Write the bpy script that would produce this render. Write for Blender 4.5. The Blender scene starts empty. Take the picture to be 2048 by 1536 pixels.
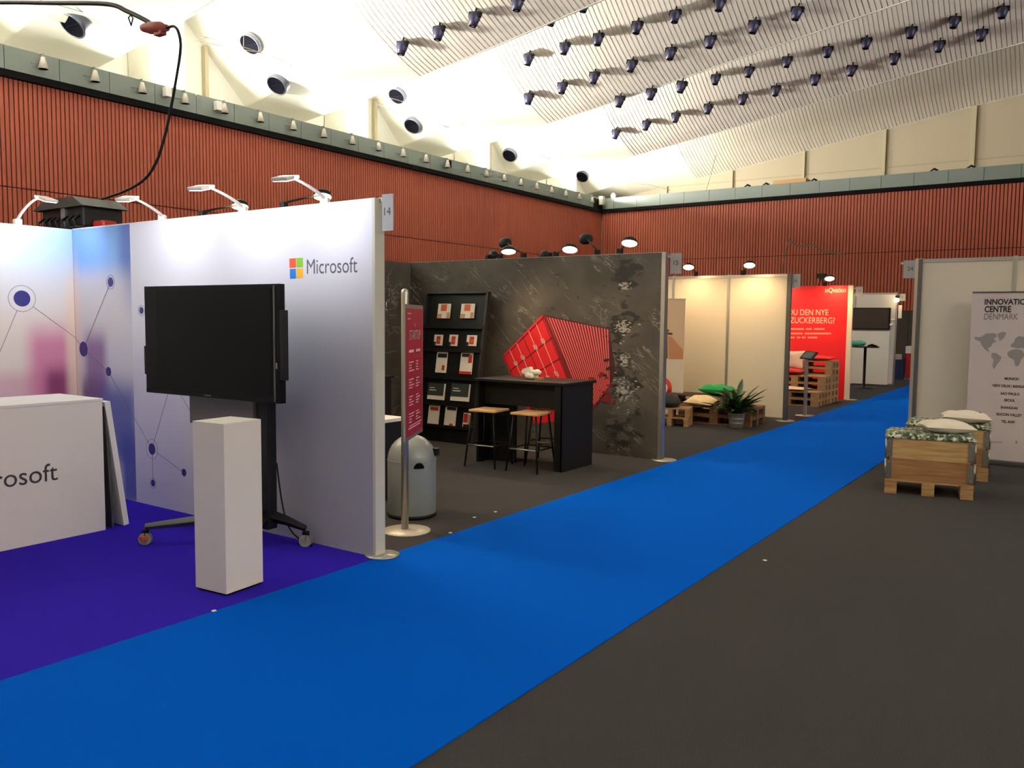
import bpy, math, random
from mathutils import Vector, Matrix, Quaternion
random.seed(7)
sc = bpy.context.scene
COL = sc.collection
# ------------------------------------------------------------------ camera
FPX, CX, CY, HC = 1670.0, 1024.0, 768.0, 1.666
def _ray(x, y): return Vector((x - CX, -(y - CY), -FPX))
_a = _ray(2187, 650).normalized()
_b = -_ray(-1389, 616); _b -= _a * _b.dot(_a); _b.normalize()
_u = _b.cross(_a)
RW = Matrix((_b, _a, _u))                # world = RW @ camera
cam_d = bpy.data.cameras.new('camera'); cam = bpy.data.objects.new('camera', cam_d); COL.objects.link(cam)
cam_d.sensor_width = 36; cam_d.lens = FPX / 2048 * 36; cam_d.clip_end = 300
cam.matrix_world = Matrix.Translation((0, 0, HC)) @ RW.to_4x4()
sc.camera = cam
# ------------------------------------------------------------------ view, world, hall lights
sc.view_settings.view_transform = 'Standard'; sc.view_settings.look = 'None'
sc.view_settings.gamma = 1; sc.view_settings.use_curve_mapping = False
sc.view_settings.exposure = 0.2
wd = bpy.data.worlds.new('world'); sc.world = wd; wd.use_nodes = True
wd.node_tree.nodes['Background'].inputs[0].default_value = (0.9, 0.85, 0.75, 1)
wd.node_tree.nodes['Background'].inputs[1].default_value = 0.05
def light(kind, loc, power, color, size=0.1, size_y=None, target=None, spot=None, blend=0.6):
    d = bpy.data.lights.new('lamp_light', kind); d.energy = power; d.color = color
    if kind == 'AREA':
        d.size = size
        if size_y: d.shape = 'RECTANGLE'; d.size_y = size_y
    else: d.shadow_soft_size = size
    if kind == 'SPOT': d.spot_size = math.radians(spot); d.spot_blend = blend
    o = bpy.data.objects.new('lamp_light', d); COL.objects.link(o); o.location = loc
    if target is not None:
        o.rotation_euler = (Vector(target) - Vector(loc)).to_track_quat('-Z', 'Y').to_euler()
    return o
BAY0, P = -1.58, 5.86                       # lower shell edges at y = BAY0 + n*P
COLY = [BAY0 + P * n + 1.15 for n in range(-1, 6)]
UP = (1.0, 0.965, 0.87); UPR = (1.0, 0.95, 0.88)
for y in COLY:                              # floodlights lying behind the fascia beside each column, shining up
    light('AREA', (-16.95, y, 6.35), 3500 if y < 26 else 3000, UP, 0.5, 0.9, (-13.2, y + 0.2, 9.0))
for y in COLY[1:-1]:                          # unseen spots added above the ledge to brighten the ribbed shells further
    light('SPOT', (-16.9, y + .3, 6.62), 2600, UP, 0.6, None, (-12.0, y + 3.2, 9.4), spot=64, blend=1.0)
for y in (-6.0, -1.0, 4.0, 10.0, 16.0):  # unseen spots added by the right wall to light surfaces facing it
    light('SPOT', (24.0, y, 6.6), 13500, UPR, 0.5, None, (20.5, y, 10.6), spot=112, blend=.5)

# ------------------------------------------------------------------ helpers: picture point -> point on a known plane
def _d(x, y): return RW @ _ray(x, y)
O = Vector((0, 0, HC))
def FL(x, y, z=0.0): r = _d(x, y); return O + r * ((z - HC) / r.z)
def PX(x, y, X): r = _d(x, y); return O + r * (X / r.x)
def PY(x, y, Y): r = _d(x, y); return O + r * (Y / r.y)

def lin(c): c /= 255.0; return c / 12.92 if c <= .04045 else ((c + .055) / 1.055) ** 2.4
def rgb(r, g, b): return (lin(r), lin(g), lin(b), 1)
MATS = {}
def mat(name, col, rough=0.6, metal=0.0, emit=0.0, noise=0.0, nscale=40, bump=0.0, spec=None, coords='Object'):
    if name in MATS: return MATS[name]
    m = bpy.data.materials.new(name); m.use_nodes = True; nt = m.node_tree; bs = nt.nodes['Principled BSDF']
    bs.inputs['Base Color'].default_value = col; bs.inputs['Roughness'].default_value = rough
    bs.inputs['Metallic'].default_value = metal
    if spec is not None: bs.inputs['Specular IOR Level'].default_value = spec
    if emit: bs.inputs['Emission Color'].default_value = col; bs.inputs['Emission Strength'].default_value = emit
    if noise or bump:
        tc = nt.nodes.new('ShaderNodeTexCoord'); n = nt.nodes.new('ShaderNodeTexNoise')
        n.inputs['Scale'].default_value = nscale; n.inputs['Detail'].default_value = 6
        nt.links.new(tc.outputs[coords], n.inputs['Vector'])
        if noise:
            mx = nt.nodes.new('ShaderNodeMix'); mx.data_type = 'RGBA'
            mx.inputs[6].default_value = tuple(c * (1 - noise) for c in col[:3]) + (1,)
            mx.inputs[7].default_value = tuple(min(1, c * (1 + noise)) for c in col[:3]) + (1,)
            rp = nt.nodes.new('ShaderNodeMapRange'); rp.inputs[1].default_value = .3; rp.inputs[2].default_value = .7
            nt.links.new(n.outputs['Fac'], rp.inputs[0]); nt.links.new(rp.outputs[0], mx.inputs[0])
            nt.links.new(mx.outputs[2], bs.inputs['Base Color'])
        if bump:
            b = nt.nodes.new('ShaderNodeBump'); b.inputs['Strength'].default_value = bump; b.inputs['Distance'].default_value = .01
            nt.links.new(n.outputs['Fac'], b.inputs['Height']); nt.links.new(b.outputs[0], bs.inputs['Normal'])
    MATS[name] = m; return m

def wood(name, c1, c2, scale=(3, 30, 30), rough=.65):
    if name in MATS: return MATS[name]
    m = bpy.data.materials.new(name); m.use_nodes = True; nt = m.node_tree; bs = nt.nodes['Principled BSDF']
    bs.inputs['Roughness'].default_value = rough
    tc = nt.nodes.new('ShaderNodeTexCoord'); mp = nt.nodes.new('ShaderNodeMapping'); mp.inputs['Scale'].default_value = scale
    n = nt.nodes.new('ShaderNodeTexNoise'); n.inputs['Scale'].default_value = 1.0; n.inputs['Detail'].default_value = 5
    n.inputs['Distortion'].default_value = .6
    cr = nt.nodes.new('ShaderNodeValToRGB'); cr.color_ramp.elements[0].color = c1; cr.color_ramp.elements[1].color = c2
    cr.color_ramp.elements[0].position = .3; cr.color_ramp.elements[1].position = .7
    nt.links.new(tc.outputs['Object'], mp.inputs[0]); nt.links.new(mp.outputs[0], n.inputs['Vector'])
    nt.links.new(n.outputs['Fac'], cr.inputs[0]); nt.links.new(cr.outputs[0], bs.inputs['Base Color'])
    MATS[name] = m; return m

def tag(o, label=None, cat=None, group=None, kind=None):
    if label: o['label'] = label
    if cat: o['category'] = cat
    if group: o['group'] = group
    if kind: o['kind'] = kind
    return o
def thing(name, loc, label, cat, rz=0.0, group=None):
    o = bpy.data.objects.new(name, None); COL.objects.link(o); o.empty_display_size = .1
    o.location = loc; o.rotation_euler = (0, 0, rz)
    o.matrix_basis = Matrix.Translation(loc) @ Matrix.Rotation(rz, 4, 'Z')
    return tag(o, label, cat, group)
def wmat(o):
    m = o.matrix_basis.copy(); p = o.parent
    while p: m = p.matrix_basis @ m; p = p.parent
    return m

class MB:
    def __init__(s, M=None): s.v = []; s.f = []; s.sm = []; s.M = M
    def add(s, vs, fs, smooth=False):
        k = len(s.v); M = s.M
        s.v += [tuple(M @ Vector(p)) if M else tuple(p) for p in vs]
        s.f += [tuple(i + k for i in f) for f in fs]; s.sm += [smooth] * len(fs); return s
    def box(s, x0, x1, y0, y1, z0, z1):
        return s.add([(x0,y0,z0),(x1,y0,z0),(x1,y1,z0),(x0,y1,z0),(x0,y0,z1),(x1,y0,z1),(x1,y1,z1),(x0,y1,z1)],
                     [(0,3,2,1),(4,5,6,7),(0,1,5,4),(1,2,6,5),(2,3,7,6),(3,0,4,7)])
    def obox(s, c, ax, ay, az):            # oriented box: centre and three half-axis vectors
        c = Vector(c); ax, ay, az = Vector(ax), Vector(ay), Vector(az)
        vs = [c + i*ax + j*ay + k*az for k in (-1,1) for i, j in ((-1,-1),(1,-1),(1,1),(-1,1))]
        return s.add(vs, [(0,3,2,1),(4,5,6,7),(0,1,5,4),(1,2,6,5),(2,3,7,6),(3,0,4,7)])
    def bar(s, p0, p1, w, h, up=(0,0,1)):
        p0, p1 = Vector(p0), Vector(p1); d = p1 - p0; u = Vector(up)
        sd = d.cross(u)
        if sd.length < 1e-6: sd = Vector((1,0,0))
        sd.normalize(); u = sd.cross(d).normalized()
        return s.obox((p0+p1)/2, d/2, sd*w/2, u*h/2)
    def tube(s, pts, r, n=8, caps=True):
        pts = [Vector(p) for p in pts]; vs = []; N = len(pts); prev = None
        rs = r if isinstance(r, (list, tuple)) else [r]*N
        for i, p in enumerate(pts):
            t = (pts[min(i+1, N-1)] - pts[max(i-1, 0)])
            t = t.normalized() if t.length > 1e-9 else Vector((0,0,1))
            if prev is None:
                a = t.cross(Vector((0,0,1)))
                if a.length < .05: a = t.cross(Vector((1,0,0)))
            else: a = prev - t * prev.dot(t)
            a.normalize(); prev = a; b = t.cross(a)
            for k in range(n):
                an = 2*math.pi*k/n; vs.append(p + (a*math.cos(an) + b*math.sin(an))*rs[i])
        fs = [(i*n+k, i*n+(k+1) % n, (i+1)*n+(k+1) % n, (i+1)*n+k) for i in range(N-1) for k in range(n)]
        s.add(vs, fs, True)
        if caps:
            k0 = len(s.v) - len(vs)
            s.f += [tuple(k0+k for k in reversed(range(n))), tuple(k0+(N-1)*n+k for k in range(n))]; s.sm += [False]*2
        return s
    def lathe(s, prof, c=(0,0,0), n=32, axis=None):
        c = Vector(c); q = Vector((0,0,1)).rotation_difference(Vector(axis).normalized()) if axis else None
        vs = []
        for r, z in prof:
            for k in range(n):
                p = Vector((r*math.cos(2*math.pi*k/n), r*math.sin(2*math.pi*k/n), z))
                if q: p = q @ p
                vs.append(c + p)
        m = len(prof)
        fs = [(i*n+k, i*n+(k+1) % n, (i+1)*n+(k+1) % n, (i+1)*n+k) for i in range(m-1) for k in range(n)]
        return s.add(vs, fs, True)
    def cyl(s, p0, p1, r, n=24):
        p0, p1 = Vector(p0), Vector(p1); L = (p1-p0).length
        return s.lathe([(0,0),(r,0),(r,0),(r,L),(r,L),(0,L)], p0, n, (p1-p0))
    def prism(s, pts, off):                # flat polygon (ordered points) given the thickness vector off
        pts = [Vector(p) for p in pts]; off = Vector(off); n = len(pts)
        return s.add(pts + [p+off for p in pts], [tuple(range(n)), tuple(reversed(range(n, 2*n)))] +
                     [(i, i+n, (i+1) % n+n, (i+1) % n) for i in range(n)])
    def build(s, name, m, parent=None, world=True, bevel=0):
        me = bpy.data.meshes.new(name); vs = s.v
        loc = None
        if parent is not None and world:
            inv = wmat(parent).inverted(); vs = [inv @ Vector(p) for p in vs]
        me.from_pydata([tuple(p) for p in vs], [], s.f)
        me.polygons.foreach_set('use_smooth', s.sm)
        me.materials.append(m); me.update()
        o = bpy.data.objects.new(name, me); COL.objects.link(o)
        if parent is not None: o.parent = parent
        if bevel:
            b = o.modifiers.new('bevel', 'BEVEL'); b.width = bevel; b.segments = 2; b.limit_method = 'ANGLE'
        return o
    def single(s, name, m, label, cat, group=None, base=None, bevel=0, kind=None):   # a one-mesh thing, origin at its base
        if base is None:
            n = len(s.v); base = Vector((sum(p[0] for p in s.v)/n, sum(p[1] for p in s.v)/n, min(p[2] for p in s.v)))
        b = Vector(base); s.v = [tuple(Vector(p) - b) for p in s.v]
        o = s.build(name, m, None, bevel=bevel); o.location = b
        return tag(o, label, cat, group, kind)

def copy_tree(o, parent=None):
    c = o.copy(); COL.objects.link(c); c.parent = parent
    for ch in list(o.children): copy_tree(ch, c)
    return c

def textobj(name, body, m, parent, origin, right, up, width=None, height=None, align='LEFT', thick=.001, bold=0):
    """lettering: origin = lower left (baseline) corner in world, right/up = unit vectors"""
    cu = bpy.data.curves.new(name, 'FONT'); cu.body = body; cu.extrude = 0; cu.size = 1; cu.offset = bold; cu.space_line = 1.0
    tmp = bpy.data.objects.new(name, cu); COL.objects.link(tmp)
    dg = bpy.context.evaluated_depsgraph_get(); me = bpy.data.meshes.new_from_object(tmp.evaluated_get(dg))
    bpy.data.objects.remove(tmp)
    vs = [v.co.copy() for v in me.vertices]
    x0 = min(v.x for v in vs); x1 = max(v.x for v in vs); y1 = max(v.y for v in vs)
    first = body.split('\n')[0]
    sx = width / (x1 - x0) if width else None; sy = height / max(y1, .01) if height else None
    if sx is None: sx = sy
    if sy is None: sy = sx
    R, U = Vector(right).normalized(), Vector(up).normalized(); N = R.cross(U)
    sh = -x0 if align == 'LEFT' else -(x0+x1)/2 if align == 'CENTER' else -x1
    inv = wmat(parent).inverted() if parent else Matrix()
    for v in me.vertices:
        p = Vector(origin) + R*((v.co.x + sh)*sx) + U*(v.co.y*sy) + N*thick
        v.co = inv @ p
    me.materials.clear(); me.materials.append(m); me.update(); me.name = name
    o = bpy.data.objects.new(name, me); COL.objects.link(o); o.parent = parent
    return o

ORD = ['first','second','third','fourth','fifth','sixth','seventh','eighth','ninth','tenth','eleventh','twelfth','thirteenth',
       'fourteenth','fifteenth','sixteenth','seventeenth','eighteenth','nineteenth','twentieth','twenty-first','twenty-second',
       'twenty-third','twenty-fourth','twenty-fifth','twenty-sixth','twenty-seventh','twenty-eighth','twenty-ninth','thirtieth']
X1, Y1, Z1 = Vector((1,0,0)), Vector((0,1,0)), Vector((0,0,1))

# ------------------------------------------------------------------ materials
M_floor = mat('grey_carpet', rgb(66,65,66), .95, noise=.35, nscale=220, bump=.5, spec=.1)
M_blue = mat('blue_carpet', rgb(0,90,203), .95, noise=.06, nscale=300, bump=.3, spec=.02)
M_purple = mat('violet_carpet', rgb(52,34,176), .9, noise=.08, nscale=300, bump=.3, spec=.02)
M_orange = mat('terracotta_slat', rgb(156,76,54), .7, noise=.04, nscale=1.5)
M_groove = mat('dark_groove', rgb(60,20,14), .9)
M_fascia = mat('grey_green_fascia', rgb(104,114,108), .55)
M_black = mat('black_gap', rgb(7,7,7), .8, spec=.1)
M_plaster = mat('cream_plaster', rgb(226,224,212), .8)
M_ribbed = mat('white_ribbed_ceiling', rgb(218,212,203), .8)
M_white = mat('white_laminate', rgb(225,224,220), .5)
M_wpaint = mat('white_paint', rgb(226,224,218), .6)
M_alu = mat('aluminium', rgb(176,176,172), .38, .85)
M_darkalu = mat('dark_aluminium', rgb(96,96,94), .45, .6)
M_blk = mat('black_laminate', rgb(12,12,14), .5, spec=.3)
M_blkm = mat('black_metal', rgb(16,16,18), .5, .2, spec=.3)
M_rub = mat('grey_rubber', rgb(120,118,115), .7)
M_lampw = mat('lamp_glow_cool', (0.95,0.97,1.0,1), .5, emit=14)
M_lampy = mat('lamp_glow_warm', (1.0,0.72,0.38,1), .5, emit=16)
M_navy = mat('dark_navy_metal', rgb(46,44,72), .45, .2)
M_cream = mat('cream_panel', rgb(226,214,190), .7)
M_grayp = mat('grey_panel', rgb(208,201,188), .6)
M_pwood = wood('pallet_wood', rgb(138,104,66), rgb(184,148,104), (4,40,40))
M_pdark = wood('dark_stained_wood', rgb(54,38,30), rgb(84,60,46), (4,40,40))
M_cwood = wood('crate_wood', rgb(158,124,80), rgb(198,166,118), (2.5,30,30))
M_steel = mat('galvanised_steel', rgb(150,150,146), .35, .8, noise=.1, nscale=60)
M_pillow = mat('white_cotton', rgb(222,214,200), .9, bump=.2, nscale=60)
M_red = mat('red_print', rgb(222,26,38), .5)
M_dred = mat('dark_red_print', rgb(120,14,22), .5)
M_paper = mat('white_paper', rgb(235,228,215), .7)
M_txt = mat('grey_lettering', rgb(88,88,96), .6)
M_dtxt = mat('dark_lettering', rgb(52,50,52), .6)
M_ktxt = mat('black_lettering', rgb(22,22,24), .6)

# ------------------------------------------------------------------ hall shell
XL, XR, YB, YR = -16.5, 24.5, 30.0, -13.3
f = MB(); f.add([(-20,YR,0),(27,YR,0),(27,YB+.4,0),(-20,YB+.4,0)], [(0,1,2,3)]); f.box(-20,27,YR,YB+.4,-.3,-.01)
tag(f.build('floor', M_floor), 'dark grey speckled carpet floor of the exhibition hall', kind='structure')

def slat_wall(name, p0, dr, length, nrm, z0, z1, pitch, label, parent=None):
    """vertical slats with dark recessed joints"""
    p0, dr, nrm = Vector(p0), Vector(dr), Vector(nrm)
    mb = MB(); n = int(length/pitch); w = pitch*.76
    prof = []
    for i in range(n):
        t = i*pitch; prof += [(t, -.03), (t+.002, 0), (t+w, 0), (t+w+.002, -.03)]
    vs = []; fs = []
    for z in (z0, z1):
        for t, o in prof: vs.append(p0 + dr*t + nrm*o + Z1*z)
    m = len(prof)
    fs = [(i, i+1, i+1+m, i+m) for i in range(m-1)]
    mb.add(vs, fs); 
    w_ = mb.build(name, M_orange, parent)
    w_.data.materials.append(M_groove)
    for i, pl in enumerate(w_.data.polygons):
        if i % 4 == 3: pl.material_index = 1
    return w_
# lower walls: slats in two tiers with a dark seam between, and a solid backing
SEAM = 4.0
def long_wall(name, p0, dr, length, nrm, pitch, label, z_low=0.0):
    p0, dr, nrm = Vector(p0), Vector(dr), Vector(nrm)
    w = slat_wall(name, p0, dr, length, nrm, SEAM+.02, 6.0, pitch, label)
    tag(w, label, kind='structure')
    s = slat_wall('lower_slats', p0, dr, length, nrm, z_low, SEAM, pitch, label, w)
    b = MB(); b.bar(p0 + dr*length/2*0 - nrm*.13 + Z1*3.25, p0 + dr*length - nrm*.13 + Z1*3.25, .18, 6.5); b.build('backing', M_groove, w)
    return w
long_wall('wall_left', (XL, YR, 0), Y1, YB-YR, X1, .0845, 'terracotta vertical slat wall along the left side of the hall')
wb = slat_wall('wall_back', (XL, YB, 0), X1, XR-XL, -Y1, SEAM+.02, 6.0, .104, '')
tag(wb, 'terracotta vertical slat wall across the far end of the hall', kind='structure')
slat_wall('lower_slats', (XL, YB, 0), X1, 107*.104+.02, -Y1, 0, SEAM, .104, '', wb)
slat_wall('lower_slats', (XL+107*.104, YB, 0), X1, XR-XL-11.13, -Y1, 2.08, SEAM, .104, '', wb)
b = MB(); b.box(XL, XR, YB+.04, YB+.22, 0, 6.5); b.build('backing', M_groove, wb)
long_wall('wall_right', (XR, YB, 0), -Y1, YB-YR, -X1, .12, 'terracotta vertical slat wall along the right side of the hall')
b = MB(); b.box(-18.4, 26.6, YR-.2, YR, 0, 12); tag(b.build('wall_rear', M_cream), 'plain cream wall behind the camera', kind='structure')
# doors in the far wall (dark, below the slats)
dr = MB(); dr.box(-5.4, 2.0, YB-.04, YB+.03, 0, 2.06)
for x in (-5.0, -4.0, -3.0, -2.0): dr.box(x-.01, x+.01, YB-.06, YB-.04, 0, 2.0)
dd = tag(dr.build('door_1', mat('dark_brown_door', rgb(40,30,22), .5)), 'dark brown doors in the far wall under the slats', kind='structure')
MB().box(-4.75,-4.62,YB-.09,YB-.05,0,1.75).build('door_frame', mat('brown_wood', rgb(92,70,44), .6), dd)

# fascia band on top of the slat walls
def fascia(name, p0, dr, length, nrm, pitch, label, t0):
    p0, dr, nrm = Vector(p0), Vector(dr), Vector(nrm)
    r = MB(); n = int(length/pitch)+1
    for i in range(n):
        a = t0 + i*pitch; e = a + pitch - .012
        if a > length-.05: break
        e = min(e, length)
        a = max(a, .0)
        r.bar(p0+dr*a+nrm*.08+Z1*6.31, p0+dr*e+nrm*.08+Z1*6.31, .06, .42)
    o = tag(r.build(name, M_fascia), label, kind='structure')
    k = MB(); k.bar(p0+nrm*.02+Z1*6.27, p0+dr*length+nrm*.02+Z1*6.27, .06, .42); k.build('black_gap', M_black, o)
    k = MB(); k.bar(p0+nrm*.035+Z1*6.035, p0+dr*length+nrm*.035+Z1*6.035, .14, .13); k.build('shadow_gap', M_black, o)
    c = MB(); c.bar(p0-nrm*.3+Z1*6.50, p0+dr*length-nrm*.3+Z1*6.50, .72, .03); c.build('ledge', M_fascia, o)
    return o
fascia('trim_1', (XL, YR, 0), Y1, YB-YR-.05, X1, .985, 'grey green fascia panels on top of the left slat wall', ((7.46-YR) % .985) - .985)
fascia('trim_2', (XL+.1, YB, 0), X1, XR-XL-.2, -Y1, .99, 'grey green fascia panels on top of the far slat wall', ((-14.9-XL-.1) % .99) - .99)
fascia('trim_3', (XR, YB, 0), -Y1, YB-YR-.05, -X1, .985, 'grey green fascia panels on top of the right slat wall', 0)

# ------------------------------------------------------------------ roof shells
XW, XW2, YE = -18.2, 26.2, BAY0 + 6*P      # recess walls; YE = 33.58
AP = [(-18.2,7.05),(-16,7.30),(-12.5,7.80),(-10.5,8.12),(-8.5,8.46),(-6,8.87),(-4,9.2),(-2,9.48),(0,9.70),(2,9.86),(4,9.9)]
def arch(x):
    if x > 4: x = 8 - x
    x = max(x, -18.2)
    for (a, za), (c, zc) in zip(AP, AP[1:]):
        if x <= c: return za + (zc-za)*(x-a)/(c-a)
    return AP[-1][1]
def sst(t): t = max(0, min(1, t)); return t*t*(3-2*t)
def gfun(x, dy):
    xx = x if x < 4 else 8-x
    gm = .3*dy+.1*dy*dy if dy < 3 else 1.8+(dy-3)*.75
    gw = max(0, dy-1.92)*.98
    t = sst((xx+18.2)/5.5); return gw*(1-t)+gm*t
def bay_edge(y):
    n = math.ceil((y-BAY0)/P - 1e-6); return BAY0 + n*P
def zceil(x, y): e = bay_edge(y); return arch(x) + gfun(x, e-y)
RX0, RX1 = -14.0, 22.0
STEPS = [0,.12,.5,1,1.5,1.88,1.92,1.96,2.5,3,3.6,4.4,5.2,P-.04]
bay_names = []
for n in range(-2, 6):
    e = BAY0 + (n+1)*P
    root = tag(bpy.data.objects.new('ceiling', None), 'sawtooth roof shell with white ribbed soffit', kind='structure')
    COL.objects.link(root); root.location = (0, e, 9)
    # smooth plaster ends
    for xa, xb in ((XW, RX0), (RX1, XW2)):
        m = MB(); nx = 14; vs = []
        for i in range(nx+1):
            x = xa + (xb-xa)*i/nx
            for s_ in STEPS: vs.append((x, e-s_, arch(x)+gfun(x, s_)))
        k = len(STEPS)
        m.add(vs, [(i*k+j, i*k+j+1, (i+1)*k+j+1, (i+1)*k+j) for i in range(nx) for j in range(k-1)], True)
        m.build('plaster_soffit', M_plaster, root)
    # ribbed part: real folds
    pitch = .125; m = MB(); prof = []; x = RX0
    while x < RX1-1e-6:
        prof += [(x, 0), (x+pitch*.74, 0), (x+pitch*.80, .024), (x+pitch*.94, .024)]; x += pitch
    vs = [(px_, e-s_, arch(px_)+gfun(px_, s_)+dz) for px_, dz in prof for s_ in STEPS]
    m.add(vs, [(i*k+j, i*k+j+1, (i+1)*k+j+1, (i+1)*k+j) for i in range(len(prof)-1) for j in range(k-1)])
    m.build('ribbed_soffit', M_ribbed, root)
    # riser between this shell's lower edge and the top of the next
    m = MB(); vs = []; nx = 40
    for i in range(nx+1):
        x = XW + (XW2-XW)*i/nx
        vs += [(x, e+.02, arch(x)), (x, e+.02, arch(x)+4.3)]
    m.add(vs, [(2*i, 2*i+1, 2*i+3, 2*i+2) for i in range(nx)]); 
    if n < 5: m.build('riser', M_plaster, root)
    m = MB(); vs = []
    for i in range(nx+1):
        x = XW + (XW2-XW)*i/nx
        vs += [(x, e-.02, arch(x)), (x, e+.03, arch(x)), (x, e+.03, arch(x)+.1), (x, e-.02, arch(x)+.1)]
    m.add(vs, [(4*i+q, 4*i+(q+1) % 4, 4*i+4+(q+1) % 4, 4*i+4+q) for i in range(nx) for q in range(4)])
    m.build('edge_strip', M_plaster, root)
# recess (clerestory) walls behind the fascia
m = MB(); m.box(XW-.1, XW, YR, YE, 6.0, 14); tag(m.build('wall_left_upper', M_plaster), 'cream recessed wall above the left fascia', kind='structure')
m = MB(); m.box(XW2, XW2+.1, YR, YE, 6.0, 14); tag(m.build('wall_right_upper', M_plaster), 'cream recessed wall above the right fascia', kind='structure')
m = MB(); m.box(XW, XW2, YE, YE+.1, 6.0, 10.2); wu = tag(m.build('wall_back_upper', mat('cream_board', rgb(166,154,132), .8)), 'cream boarded wall above the far fascia', kind='structure')
m = MB(); m.box(XW, XW2, YE-.012, YE, 7.37, 7.40); m.build('board_joint', mat('beige_strip', rgb(150,140,115), .8), wu)
for a, w in ((-15.29,.05),(-12.4,.03),(-9.56,.08),(-6.67,.12),(-3.79,.16),(-.9,.16),(2,.16),(5,.16)):
    m = MB(); m.box(a-w/2, a+w/2, YE-.1, YE, 6.4, arch(a)-.01); m.build('board_post', mat('beige_post', rgb(170,160,132), .8), wu)
m = MB(); m.box(XW, XL-.3, YR, YE, 6.30, 6.36); tag(m.build('trim_4', M_plaster), 'cream ledge behind the left fascia', kind='structure')
m = MB(); m.box(XR+.3, XW2, YR, YE, 6.30, 6.36); tag(m.build('trim_5', M_plaster), 'cream ledge behind the right fascia', kind='structure')
m = MB(); m.box(XW, XW2, YB+.3, YE, 6.30, 6.36); tag(m.build('trim_6', M_plaster), 'cream ledge behind the far fascia', kind='structure')
for i, y in enumerate(COLY):
    m = MB(); m.box(-18.15, -17.3, y-.4, y+.45, 6.36, min(zceil(-18.1, y-.4), zceil(-17.3, y+.45))+.2)
    tag(m.build('column', M_plaster), 'square cream column standing behind the left fascia', kind='structure')
    if i > 1:
        pm = MB(); pm.box(-18.19, -18.06, y+1.53, y+1.63, 6.36, zceil(-18.1, y+1.6)); tag(pm.build('trim_7', mat('beige_post', rgb(170,160,132), .8)), 'thin beige post on the upper left wall', kind='structure')

# ------------------------------------------------------------------ ceiling can spotlights (hang from the ribbed shells)
def hit_ceiling(px_, py_, drop=0.0, y0=4.5):
    d = _d(px_, py_).normalized(); t = 5.0
    while t < 60:
        p = O + d*t
        if p.y < YE and p.z + drop >= zceil(p.x, p.y): return p
        t += .02
    return p
def make_can():
    r = thing('ceiling_spotlight', (0,0,0), '', 'ceiling lamp')
    b = MB(); b.lathe([(0,.03),(.09,.03),(.125,.0),(.13,-.08),(.105,-.15),(.09,-.24),(.0,-.24)], (0,0,0), 20, None)
    b.build('lamp_can', M_navy, r)
    k = MB(); k.obox((0,0,.045), (.15,0,0), (0,.05,0), (0,0,.02)); k.tube([(0,0,.0),(0,0,.16)], .02, 8)
    k.obox((-.14,0,.0), (.012,0,0), (0,.04,0), (0,0,.05)); k.obox((.14,0,.0), (.012,0,0), (0,.04,0), (0,0,.05)); k.build('bracket', M_blkm, r)
    g = MB(); g.cyl((0,0,-.245),(0,0,-.24), .08, 20); g.build('lens', M_black, r)
    return r
can0 = make_can(); first = True
bays = {
 'nearest bay, lower row': [(805,96),(878,66),(950,38),(1036,7)],
 'second bay, middle row': [(1058,118),(1130,97),(1197,78),(1275,55),(1351,33),(1440,8)],
 'second bay, lower row': [(1058,198),(1125,176),(1189,155),(1264,131),(1342,107),(1421,83),(1509,54),(1595,26)],
 'third bay, middle row': [(1240,203),(1303,188),(1364,174),(1432,158),(1499,143),(1575,124),(1656,104),(1733,87),(1823,65),(1910,45),(2006,24)],
 'third bay, lower row': [(1232,268),(1293,251),(1352,235),(1417,217),(1486,199),(1552,181),(1631,160),(1704,141),(1790,118),(1879,93),(1964,70)]}
rowxy = {}
for bn, pts in bays.items():
    for i, (a, b_) in enumerate(pts):
        p = hit_ceiling(a, b_, .24)
        z = zceil(p.x, p.y) - .15; rowxy.setdefault(bn, []).append((p.x, p.y))
        o = can0 if first else copy_tree(can0); first = False
        o.location = (p.x, p.y, z); o.rotation_euler = (math.radians(-8), math.radians(random.uniform(4, 12)), 0)
        o['label'] = 'navy can spotlight under the ribbed ceiling, %s, %s from the left' % (bn, ORD[i])
        o['group'] = 'navy can spotlights under the ceiling'
for bn in ('second bay', 'third bay'):
    row = rowxy[bn + ', middle row']; ym = sum(q[1] for q in row)/len(row) - (.80 if bn[0] == 's' else .46)
    row = row[1:4] if bn[0] == 's' else row[5:]
    for i, q in enumerate(row):
        o = copy_tree(can0); o.location = (q[0], ym, zceil(q[0], ym)-.15); o.rotation_euler = (math.radians(-8), .12, 0)
        o['label'] = 'navy can spotlight half hidden by the shell edge, %s, %s from the left' % (bn, ORD[i]); o['group'] = 'navy can spotlights under the ceiling'
can0.matrix_basis = Matrix.LocRotScale(can0.location, can0.rotation_euler, None)

# round air nozzles on the plaster shells above the left wall
def make_nozzle():
    r = thing('air_nozzle', (0,0,0), '', 'air vent')
    b = MB(); b.lathe([(.25,-.25),(.265,.0),(.265,.08),(.245,.09),(.235,.08)], n=28); b.build('ring', mat('nozzle_grey', rgb(84,86,98), .4, .3), r)
    c = MB(); c.lathe([(.0,.03),(.19,.04),(.236,.081)], n=28); c.build('throat', mat('nozzle_dark', rgb(9,9,16), .7, spec=.05), r)
    d = MB(); d.obox((0,0,.045), (.2,0,0), (0,.010,0), (0,0,.015)); d.build('vane', mat('nozzle_vane', rgb(16,15,26), .7, spec=.05), r)
    return r
nz0 = make_nozzle(); first = True
NZ = [(149,48,'above the cable at the far left'),(502,86,'beside the hanging wire'),(556,168,'in the middle of the second shell'),
      (795,190,'small sliver left of the third column glow'),(826,250,'in the third shell'),(1020,309,'in the fourth shell'),(1165,352,'in the farthest shell by the corner')]
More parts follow.
